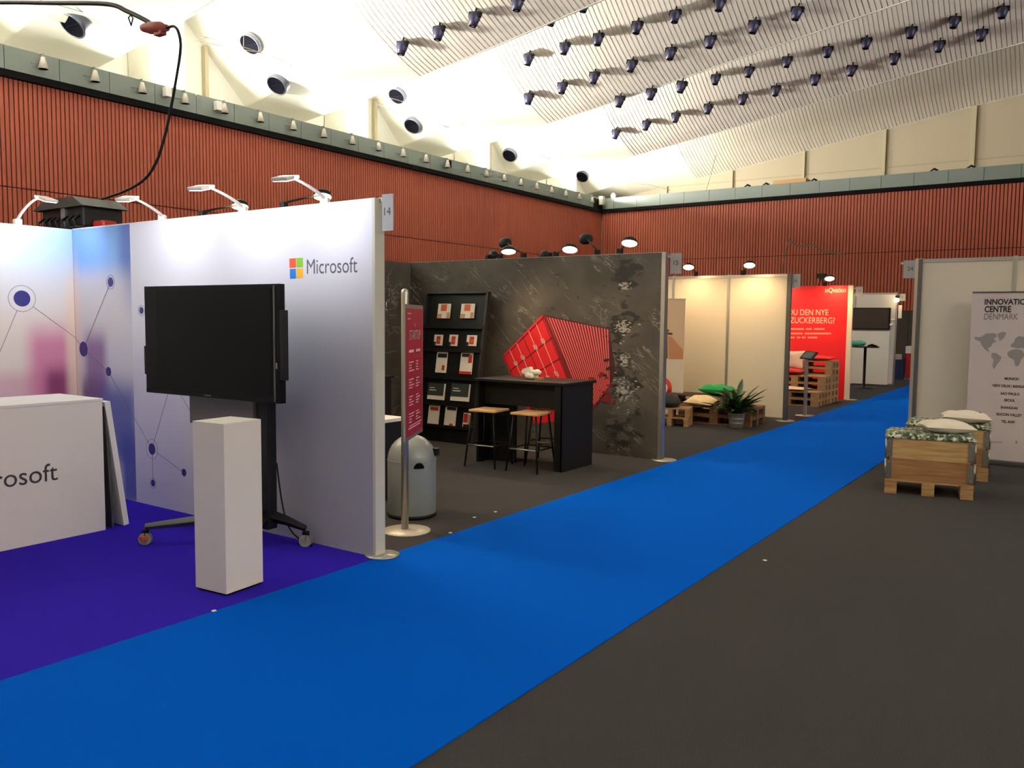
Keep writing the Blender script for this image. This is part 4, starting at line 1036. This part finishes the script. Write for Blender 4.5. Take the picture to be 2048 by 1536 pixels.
c = BP(1322,776,0); c.x = PY(1322,776,13.41).x
m = MB(); m.lathe([(0,0),(.20,0),(.20,.002),(0,.002)], (c.x,13.419,c.z), 40, (0,-1,0)); m.build('logo_disc', mat('logo_red', rgb(206,44,36), .5), t)
m = MB(); m.lathe([(.095,0),(.12,0),(.12,.001),(.095,.001)], (c.x,13.416,c.z), 40, (0,-1,0)); m.build('logo_ring', M_paper, t)
# pallet sofa
p0 = make_pallet(m=wood('brown_pallet_wood', rgb(92,64,42), rgb(138,100,68), (4,40,40)))
GP = 'pallets of the low sofa'
put(p0, -4.98, 13.28, 0, math.radians(2), 'lower wooden pallet of the sofa in the cream stand', GP)
put(copy_tree(p0), -4.98, 13.28, .145, math.radians(2), 'upper wooden pallet of the sofa carrying the cushions', GP)
o = make_pallet(1.0, .55, M_pdark); put(o, -5.42, 13.42, .290, math.radians(2), 'dark brown pallet on top of the sofa under the cushions')
M_green = mat('green_cotton', rgb(22,150,84), .85, bump=.2, nscale=50)
M_creamc = mat('cream_cotton', rgb(232,208,160), .85, bump=.2, nscale=50)
c = PY(1437,788,13.45); cushion('cushion', (c.x, 13.40, .436), .56, .50, .17, .15, M_green, 'green cushion lying on the dark pallet of the sofa', tilt=(-.05,.0))
c = PY(1414,800,13.1); cushion('cushion', (c.x-.04, 13.0, .292), .50, .40, .12, -.12, M_creamc, 'cream cushion on the front edge of the pallet sofa', tilt=(.22,.04))
# small stack with bag
o = make_pallet(.60, .40, bx=.035, cross=True); put(o, -5.50, 12.45, 0, math.radians(12), 'small pallet at the bottom of the low side table', 'small pallets of the side table')
m = MB(); 
o = copy_tree(o); put(o, -5.50, 12.46, .145, math.radians(15), 'small pallet on top of the low side table', 'small pallets of the side table')
m = MB()
for k in range(7):
    a = k*.9; m.lathe([(0,-.07),(.09,-.05),(.12,0),(.09,.06),(0,.08)], (-5.56+.09*math.cos(a), 12.42+.05*math.sin(a), .36+.03*math.sin(2*a)), 12)
m.lathe([(0,.29),(.16,.3),(.19,.38),(.13,.49),(0,.52)], (-5.54,12.42,0), 16)
t = m.single('black_bag', mat('black_nylon', rgb(26,25,26), .6), 'crumpled black bag on the low pallet table by the slate wall end', 'bag', base=(-5.56,12.42,.29))
m = MB(); m.tube(smooth([Vector((-5.62,12.18,.30)),Vector((-5.5,12.1,.38)),Vector((-5.52,12.06,.2)),Vector((-5.66,12.05,.12)),Vector((-5.72,12.08,.02)),Vector((-5.6,12.0,.008))]), .007, 6)
m.single('white_cable', M_white, 'thin pale cable hanging from the black bag', 'cable')
# plant
t = thing('potted_plant', (-4.53, 12.72, 0), 'green leafy plant with one white flower in a zinc pot', 'plant')
M_zinc = mat('zinc_pot', rgb(150,148,142), .4, .6)
prof = [(0,.005),(.095,.005),(.1,.01),(.108,.07),(.112,.075),(.110,.08),(.118,.14),(.122,.145),(.12,.15),(.126,.22),(.134,.225),(.134,.235),(.122,.235),(.115,.18),(0,.18)]
m = MB(); m.lathe(prof, (-4.53,12.72,0), 32); m.build('pot', M_zinc, t)
M_leaf = mat('deep_green_leaf', rgb(44,78,32), .4, noise=.4, nscale=9)
rl = random.Random(11); C_ = Vector((-4.53,12.72,.2))
def blade(mb, base, az, elev, L, W, bend):
    n = 8; d = Vector((math.cos(az), math.sin(az), 0)); sd = d.cross(Z1); vs = []
    for i in range(n+1):
        t_ = i/n; e_ = elev - bend*t_
        if i == 0: p = Vector(base)
        else: p = p + (d*math.cos(e_) + Z1*math.sin(e_))*(L/n)
        wd_ = W*(.10 if t_ < .3 else math.sin(math.pi*min(1,(t_-.3)/.7))**.8*.5+.03) 
        nn_ = Vector((-d.x*math.sin(e_), -d.y*math.sin(e_), math.cos(e_)))
        vs += [p - sd*wd_ + nn_*wd_*.35, p, p + sd*wd_ + nn_*wd_*.35]
    mb.add(vs, [(3*i+j, 3*i+j+1, 3*i+j+4, 3*i+j+3) for i in range(n) for j in (0,1)], True)
m = MB()
for i in range(80):
    az = rl.uniform(0, 6.283); el = rl.uniform(.6, 1.5); blade(m, C_+Vector((rl.uniform(-.06,.06), rl.uniform(-.06,.06), rl.uniform(0,.08))), az, el, rl.uniform(.22,.46), rl.uniform(.07,.12), rl.uniform(.3,1.3))
for az, el, L in ((3.0,.75,.62),(3.35,.55,.6),(.1,1.0,.66),(-.2,.85,.6),(1.6,1.4,.62),(.5,1.2,.6)): blade(m, C_, az, el, L, .09, .45)
m.build('foliage', M_leaf, t)
m = MB(); blade(m, C_+Vector((-.03,-.06,.22)), 3.6, 1.2, .18, .05, .1); m.build('flower', M_paper, t)
m = MB(); m.tube([C_, C_+Vector((-.02,-.04,.24))], .004, 5); m.build('flower_stem', M_leaf, t)
# spot lamps of the third stand
def lamp3(b0, h0_, by, hy, lb, face=(0,.2,-1), power=30, sc_=1.0): 
    p = A(b0[0], b0[1], by); q = A(h0_[0], h0_[1], hy); return spot_lamp((p.x, by, H+.01), q, lb, face, face=Vector((.15,-.42,-.9)), power=power, sc_=sc_, beam=150, color=(1,.62,.30))
lamp3((1392,546),(1377,533),S3Y+.025,13.75,'black spot lamp on the cream wall, left of the panel joint',(.05,.25,-1))
lamp3((1487,544),(1499,529),S3Y+.025,13.75,'black spot lamp on the cream wall, above the right panel',(-.05,.25,-1),power=40)

# ================================================================== fourth stand (red wall)
S4Y = 19.0
t = thing('exhibition_wall', (-6.3, S4Y+.03, 0), 'bright red exhibition wall with pale slogan lettering', 'partition wall')
MB().box(-8.2,-4.38,S4Y,S4Y+.06,0,H).build('wall_panel', mat('bright_red_sheet', rgb(236,20,30), .5), t)
MB().box(-4.38,-4.28,S4Y-.005,S4Y+.065,0,H).build('end_profile', M_cream, t)
m = MB(); m.lathe([(0,0),(.15,0),(.15,.007),(.0,.012)], (-4.25, S4Y+.03, .0), 28); m.build('base_plate', M_alu, t)
M_slo = mat('slogan_cream', rgb(250,190,160), .6)
def wr(body, a, b_, c_, d_, nm='lettering', sp=None):
    p = PY(a, d_, S4Y-.002); q = PY(c_, b_, S4Y-.002)
    textobj(nm, body, M_slo, t, (p.x, S4Y-.002, p.z), X1, Z1, width=q.x-p.x, height=(q.z-p.z), thick=.001)
wr('DU DEN NYE', 1577,619,1657,630); wr('ZUCKERBERG?', 1580,635,1670,646)
wr('inQvation', 1650,575,1692,585, 'logo_lettering')
m = MB()
for z_, spans in ((658,((1577,1608),(1612,1624),(1628,1650))),(667,((1577,1606),(1610,1664))),(675,((1580,1590),(1594,1601),(1604,1612),(1616,1636)))):
    for a, b_ in spans:
        x = a
        while x < b_-2:
            p = PY(x, z_+1.6, S4Y-.002); q = PY(x+1.5, z_-1.6, S4Y-.002); m.box(p.x, q.x, S4Y-.003, S4Y-.001, p.z, q.z); x += 2.4
m.build('small_print', M_slo, t)
lamp3((1650,566),(1659,556),S4Y+.02,18.6,'black spot lamp above the red wall',(0,.2,-1),power=80,sc_=1.1)
p = A(1644,552,19.3); MB().obox(p, X1*.10, Y1*.06, Z1*.05).bar((p.x,19.03,H),(p.x,p.y,p.z),.02,.02).single('lamp_head_box', M_blkm, 'small dark lamp box above the red wall', 'lamp', base=(p.x,p.y,p.z-.05))
light('SPOT', (-5.9, 18.5, 2.7), 80, (1,.72,.42), .06, None, (-6.2,19,0.6), spot=150, blend=.9)
# stepped pallet seating
GR = 'pallets of the stepped seating'
rzr = math.radians(4); k = 0
rows = [(17.15, 2, 'front'), (17.62, 4, 'middle'), (18.18, 6, 'rear')]
for y, n, nm in rows:
    for lv in range(n):
        o = make_pallet(1.2, .55 if nm != 'rear' else .6) if k == 0 or (nm == 'rear' and lv == 0) else copy_tree(prev)
        if nm == 'rear' and lv == 0: pass
        prev = o; k += 1
        put(o, -4.98 + .0*lv, y, .1445*lv, 0, 'pallet in the %s step of the red wall seating, %s from the floor' % (nm, ORD[lv]), GR)
M_pink = mat('pink_cotton', rgb(236,196,170), .9, bump=.2, nscale=50); M_redc = mat('red_cotton', rgb(190,14,26), .85)
cushion('seat_cushion', (-5.10, 17.12, .29), .95, .5, .07, 0, M_pink, 'long cream cushion on the lowest pallet step')
cushion('seat_cushion', (-5.25, 17.62, .58), .75, .5, .12, 0, M_redc, 'red cushion on the middle pallet step')
cushion('seat_cushion', (-5.22, 17.86, .70), .55, .40, .12, 0, M_pink, 'cream back cushion leaning behind the red cushion', tilt=(1.15,0))
cushion('seat_cushion', (-4.72, 18.15, .868), .60, .5, .09, 0, M_redc, 'dark red cushion on the highest pallet step')
# tablet stand
t = thing('tablet_stand', (-4.16, 15.2, 0), 'slim tablet stand in front of the red stand', 'tablet stand')
m = MB(); m.lathe([(0,0),(.17,0),(.17,.006),(0,.012)], (-4.16,15.2,0), 30); m.build('base', M_alu, t)
MB().box(-4.19,-4.13,15.18,15.22,.01,1.02).build('pole', M_alu, t, bevel=.008)
tc_ = Vector((-4.11,15.14,1.08)); nn_ = Vector((-.25,-.62,.75)).normalized(); sx_ = Vector((1,0,-.55)).normalized(); sx_ = (sx_-nn_*sx_.dot(nn_)).normalized(); sy_ = nn_.cross(sx_)
m = MB(); m.obox(tc_, sx_*.14, sy_*.10, nn_*.012); m.build('tablet_frame', M_blkm, t, bevel=.01)
m = MB(); m.obox(tc_+nn_*.013, sx_*.10, sy_*.075, nn_*.001); m.build('tablet_screen', mat('teal_grey_screen', rgb(70,86,88), .3), t)

# ================================================================== fifth stand and the far end
S5Y = 24.0
w5 = panel_wall(-8.2, -4.30, S5Y, 'white framed exhibition wall with the far wall screen', m_panel=M_wpaint, step=1.04)
t = thing('wall_screen', (-4.92, 23.93, 1.5), 'dark flat wall screen in the far white stand', 'television')
MB().box(-5.40,-4.43,23.90,23.99,1.49,2.07).build('casing', mat('black_gloss_plastic', rgb(8,8,9), .5, spec=.12), t)
MB().box(-5.37,-4.46,23.895,23.90,1.52,2.04).build('screen', mat('dark_brown_screen', rgb(44,40,36), .3), t)
side_wall(-8.2, S3Y+.1, S5Y, 'cream framed back wall behind the red and white stands')
t = MB(); t.box(-5.37,-4.42,23.84,23.90,.03,1.45); t.single('white_board', M_wpaint, 'white board standing below the far wall screen', 'board')
t = thing('far_high_table', (-4.74, 22.6, 0), 'black round high table in front of the far white wall', 'table'); t.name = 'high_table'
m = MB(); m.cyl((-4.74,22.6,1.04),(-4.74,22.6,1.065),.33,32); m.build('tabletop', M_blk, t)
m = MB(); m.cyl((-4.74,22.6,.01),(-4.74,22.6,1.04),.035,14); m.build('pole', M_blk, t)
m = MB(); m.lathe([(0,0),(.24,0),(.24,.008),(.04,.03),(0,.03)], (-4.74,22.6,0), 28); m.build('base', M_blk, t)
cushion('green_bag', (-4.92, 22.55, 1.066), .42, .34, .14, .2, mat('turquoise_fabric', rgb(84,178,150), .8), 'turquoise cloth bag on the far high table', 'bag')
m = MB(); m.tube([(-4.66,22.5,1.08),(-4.55,22.45,1.12),(-4.45,22.5,1.08),(-4.6,22.6,1.09)], .025, 8); m.single('cable_coil', M_blkm, 'small dark coil of cable on the far high table', 'cable')
t = thing('exhibition_wall', (-5.5,22.0,0), '', 'partition wall'); bpy.data.objects.remove(t)
m = MB(); m.lathe([(0,-.03),(.06,-.03),(.07,.03),(0,.05)], PY(1793,600,23.8), 16, (0,-.3,-1)); q = PY(1793,600,23.8)
t = thing('wall_spotlight', q, 'small glowing lamp at the end of the far white wall', 'lamp'); m.build('lamp_head', M_lampy, t)
MB().box(q.x-.03,q.x+.03,23.8,24.03,q.z+.06,q.z+.12).build('bracket', M_blkm, t)
for i, (a, b_) in enumerate(((1786,640),(1783,650))):
    q = PY(a, b_, 23.88); m = MB(); m.lathe([(0,-.04),(.05,-.02),(.05,.03),(0,.05)], q, 12); m.single('small_white_lamp', M_white, 'small white bulb beside the far wall screen, %s one' % ('upper','lower')[i], 'lamp', group='small bulbs beside the far screen')
p = PY(1793,610,23.7); q = PY(1799,635,23.7); MB().box(p.x-.0,q.x,23.98,24.0,q.z-.02,p.z).single('paper_notice', M_paper, 'narrow white notice at the end of the far wall', 'notice')
# things at the far end of the carpet
t = thing('promo_counter', (-4.26, 27.1, 0), 'narrow red promotion counter with white top at the aisle end', 'counter')
MB().box(-4.50,-3.95,26.9,27.4,.05,.78).build('body', mat('promo_red', rgb(176,28,34), .5), t)
MB().box(-4.52,-3.93,26.88,27.42,.78,.99).build('top', M_white, t); MB().box(-4.53,-3.92,26.87,27.43,0,.05).build('base', M_alu, t)
t = thing('storage_box', (-4.75, 26.9, 0), 'dark blue box with a white label beside the red counter', 'box')
MB().box(-4.98,-4.55,26.7,27.1,0,.62).build('body', mat('dark_blue_plastic', rgb(24,44,84), .5), t)
MB().box(-4.84,-4.58,26.68,26.7,.60,.76).build('label_card', mat('grey_card', rgb(178,178,176), .6), t)

# ================================================================== grey stand on the right
RY = 11.6
w = panel_wall(-1.82, 1.2, RY, 'grey framed exhibition wall on the right behind the crates', m_panel=M_grayp, step=1.0)
bpy.data.objects.remove(w) if False else None
m = MB(); m.box(-1.885,-1.845,RY+.01,RY+.06,0,H+.01); m.build('post', mat('pale_steel_edge', rgb(196,184,166), .4,.5), w)
m = MB(); m.box(-1.842,-1.80,RY-.02,RY+.05,0,H+.0); m.build('post', M_darkalu, w)
# rollup banner with world map
BX0, BX1, BYY, BZ = -1.205, -.355, 11.36, 2.03
t = thing('rollup_banner', (-.78, BYY, 0), 'white rollup banner with a grey world map at the right edge', 'banner')
MB().box(BX0, BX1, BYY, BYY+.005, .06, BZ).build('banner_sheet', mat('banner_lilac', rgb(196,186,192), .6), t)
MB().box(BX0-.01, BX1+.01, BYY-.05, BYY+.06, 0, .06).build('banner_base', M_darkalu, t, bevel=.01)
MB().box(BX0, BX1, BYY-.005, BYY+.012, BZ, BZ+.018).build('top_bar', M_darkalu, t)
by_ = BYY-.001
def bpt(a, b_): p = PY(a, b_, by_); return Vector((p.x, by_, p.z))
def btxt(body, x0, x1, top, base, m_, align='LEFT', wd_=None, bold=0):
    a = bpt(x0, base); h = bpt(x0, top).z-a.z
    textobj('lettering', body, m_, t, (a.x, by_, a.z), X1, Z1, width=wd_ if wd_ else (bpt(x1, base).x-a.x if x1 else None), height=h, align=align, thick=.001, bold=bold)
k = (bpt(2022,622).x-bpt(1969,622).x)/6
btxt('INNOVATION', 1969, None, 598, 609, M_ktxt, wd_=.475, bold=.03); btxt('CENTRE', 1969, 2022, 612, 624, M_ktxt, bold=.03); btxt('DENMARK', 1968, 2036, 627, 639, mat('grey_thin_text', rgb(104,98,100), .6))
for i, (s_, y_, hw) in enumerate((('MUNICH',757,14),('NEW DELHI / BANGALORE',772,40),('SAO PAULO',787,19),('SEOUL',800,11),('SHANGHAI',815,17),('SILICON VALLEY',829,26),('TEL AVIV',843,14))):
    cxp = (2023,2025,2020,2019,2018,2018,2016)[i]; a = bpt(cxp, y_+3); h = bpt(cxp, y_-2.2).z-a.z; wd_ = bpt(cxp+hw,y_).x-bpt(cxp-hw,y_).x
    textobj('lettering', s_, M_ktxt, t, (a.x, by_, a.z), X1, Z1, width=wd_, height=h, align='CENTER', thick=.001, bold=.03)
M_map = mat('map_grey', rgb(140,136,142), .6)
def mp(ps, nm='map_print'):
    m = MB(); m.prism([bpt(a, b_) for a, b_ in ps], (0,-.001,0)); m.build(nm, M_map, t)
mp([(1948,674),(1962,674),(1972,667),(1990,666),(1994,672),(1987,679),(1993,682),(1985,687),(1982,693),(1975,697),(1980,705),(1972,701),(1964,692),(1960,683),(1950,679)])
mp([(1994,668),(2006,663),(2013,666),(2008,676),(2000,682),(1997,676)])
mp([(1984,706),(1992,706),(2003,714),(2000,722),(1994,728),(1988,739),(1985,732),(1987,720),(1982,712)])
mp([(2018,702),(2030,698),(2043,700),(2050,710),(2042,720),(2038,731),(2031,733),(2028,720),(2017,714),(2014,707)])
mp([(2022,694),(2021,690),(2028,684),(2031,676),(2038,672),(2047,674),(2062,666),(2100,664),(2130,672),(2126,690),(2110,706),(2096,712),(2084,702),(2078,714),(2070,702),(2056,704),(2046,696),(2036,697)])
mp([(2112,722),(2126,718),(2134,728),(2124,736),(2112,732)])
m = MB()
for a in range(0, 36, 3): 
    p = bpt(1972+a*.9, 884); m.box(p.x, p.x+.012, by_-.001, by_, p.z-.006, p.z+.006)
p = bpt(2031, 884); m.box(p.x, p.x+.02, by_-.001, by_, p.z-.02, p.z+.015); m.build('small_print', mat('pale_text', rgb(150,140,142), .6), t)

# crates on pallets with pads and pillows
M_padm = bpy.data.materials.new('leaf_pattern_fabric'); M_padm.use_nodes = True; nt = M_padm.node_tree; bs = nt.nodes['Principled BSDF']; bs.inputs['Roughness'].default_value = .85
tc = nt.nodes.new('ShaderNodeTexCoord'); vo = nt.nodes.new('ShaderNodeTexVoronoi'); vo.inputs['Scale'].default_value = 42; cr = nt.nodes.new('ShaderNodeValToRGB')
cr.color_ramp.interpolation = 'CONSTANT'; cr.color_ramp.elements[0].color = rgb(52,66,50); cr.color_ramp.elements[1].color = rgb(196,200,182); cr.color_ramp.elements[1].position = .72
e_ = cr.color_ramp.elements.new(.4); e_.color = rgb(112,126,100)
sp_ = nt.nodes.new('ShaderNodeSeparateColor'); nt.links.new(tc.outputs['Object'], vo.inputs['Vector']); nt.links.new(vo.outputs['Color'], sp_.inputs[0]); nt.links.new(sp_.outputs[0], cr.inputs[0]); nt.links.new(cr.outputs[0], bs.inputs['Base Color'])
def make_crate(x, y, rz, lab, pil_lab, pad_lab, pal_lab, w=.80, d=.60, dy_p=0):
    pl_ = make_pallet(w, d, bx=.055, cross=True); put(pl_, x, y, 0, rz, pal_lab, 'pallets under the crates')
    r = thing('wooden_crate', (x, y, .145), lab, 'crate', rz=rz, group='wooden crates on the right')
    for lv in (0, 1):
        z0 = .001+lv*.201; z1 = z0+.198
        for sy in (-1, 1): MB().box(-w/2+.03, w/2-.03, sy*(d/2-.012)-.010, sy*(d/2-.012)+.010, z0, z1).build('side_board', M_cwood if lv else wood('lower_board_wood', rgb(130,92,56), rgb(168,124,80), (2.5,30,30)), r, world=False)
        for sx in (-1, 1): MB().box(sx*(w/2-.012)-.010, sx*(w/2-.012)+.010, -d/2+.03, d/2-.03, z0, z1).build('end_board', M_cwood, r, world=False)
        for sx in (-1, 1):
            for sy in (-1, 1):
                m = MB(); m.box(sx*(w/2-.03)-.03, sx*(w/2-.03)+.03, sy*(d/2+.001)-.003, sy*(d/2+.001)+.003, z0+.01, z1-.01)
                m.box(sx*(w/2+.001)-.003, sx*(w/2+.001)+.003, sy*(d/2-.03)-.03, sy*(d/2-.03)+.03, z0+.01, z1-.01)
                m.tube([(sx*(w/2), sy*(d/2), z0-.0), (sx*(w/2), sy*(d/2), z1+.0)], .008, 8)
                for zz in (z0+.03, z0+.165): m.lathe([(0,0),(.008,0),(.006,.005),(0,.006)], (sx*(w/2-.03), sy*(d/2+.004), zz), 8, (0,sy,0))
                m.build('corner_hinge', M_steel, r, world=False)
    m = MB(); m.box(-w/2+.04, w/2-.04, -d/2+.04, d/2-.04, .385, .40); m.build('lid_board', M_cwood, r, world=False)
    n = 16; 
    pd = MB(); vs = []; 
    for i in range(n+1):
        for j in range(n+1):
            u = -1+2*i/n; v = -1+2*j/n; e1 = 1-max(abs(u), abs(v))**8
            vs.append((u*(w/2+.015), v*(d/2+.015), .045*e1**.5 + .006*math.sin(5*u+2*v)+.008))
    fs = [(i*(n+1)+j, (i+1)*(n+1)+j, (i+1)*(n+1)+j+1, i*(n+1)+j+1) for i in range(n) for j in range(n)]
    pd.add(vs, fs, True); k0 = len(vs); pd.box(-w/2-.012, w/2+.012, -d/2-.012, d/2+.012, 0, .014)
    o = pd.build('seat_pad', M_padm); put(o, x, y, .549, rz, pad_lab, 'patterned pads on the crates'); tag(o, None, 'cushion')
    return r
ca = Vector((-1.625, 8.77, 0)); rz = math.radians(9.5)
dx_ = Vector((math.cos(rz), math.sin(rz), 0)); dy_ = Vector((-math.sin(rz), math.cos(rz), 0))
c1 = ca + dx_*.40 + dy_*.30
make_crate(c1.x, c1.y, rz, 'front wooden crate on a pallet at the right, nearest the camera', '', 'green leaf patterned pad on the front crate', 'small pallet under the front crate', w=.77)
pp = PY(1893,858,9.12); cushion('pillow', (pp.x, 9.12, .590), .46, .40, .13, rz+.25, M_pillow, 'white pillow lying on the front crate', 'pillow', tilt=(0,.03), grp='white pillows on the crates')
c2 = Vector((-1.262, 10.30, 0)); make_crate(c2.x, c2.y, math.radians(6), 'rear wooden crate on a pallet, behind the front crate', '', 'green leaf patterned pad on the rear crate', 'small pallet under the rear crate')
pp = PY(1932,832,10.2); o = cushion('pillow', (pp.x, 10.2, .590), .48, .40, .13, .2, M_pillow, 'white pillow with a small dark mark on the rear crate', 'pillow', tilt=(0,.03), grp='white pillows on the crates')
mk = MB(); mk.box(.10,.14,-.02,.0,.055,.062); mk.build('printed_mark', M_blkp, o, world=False)
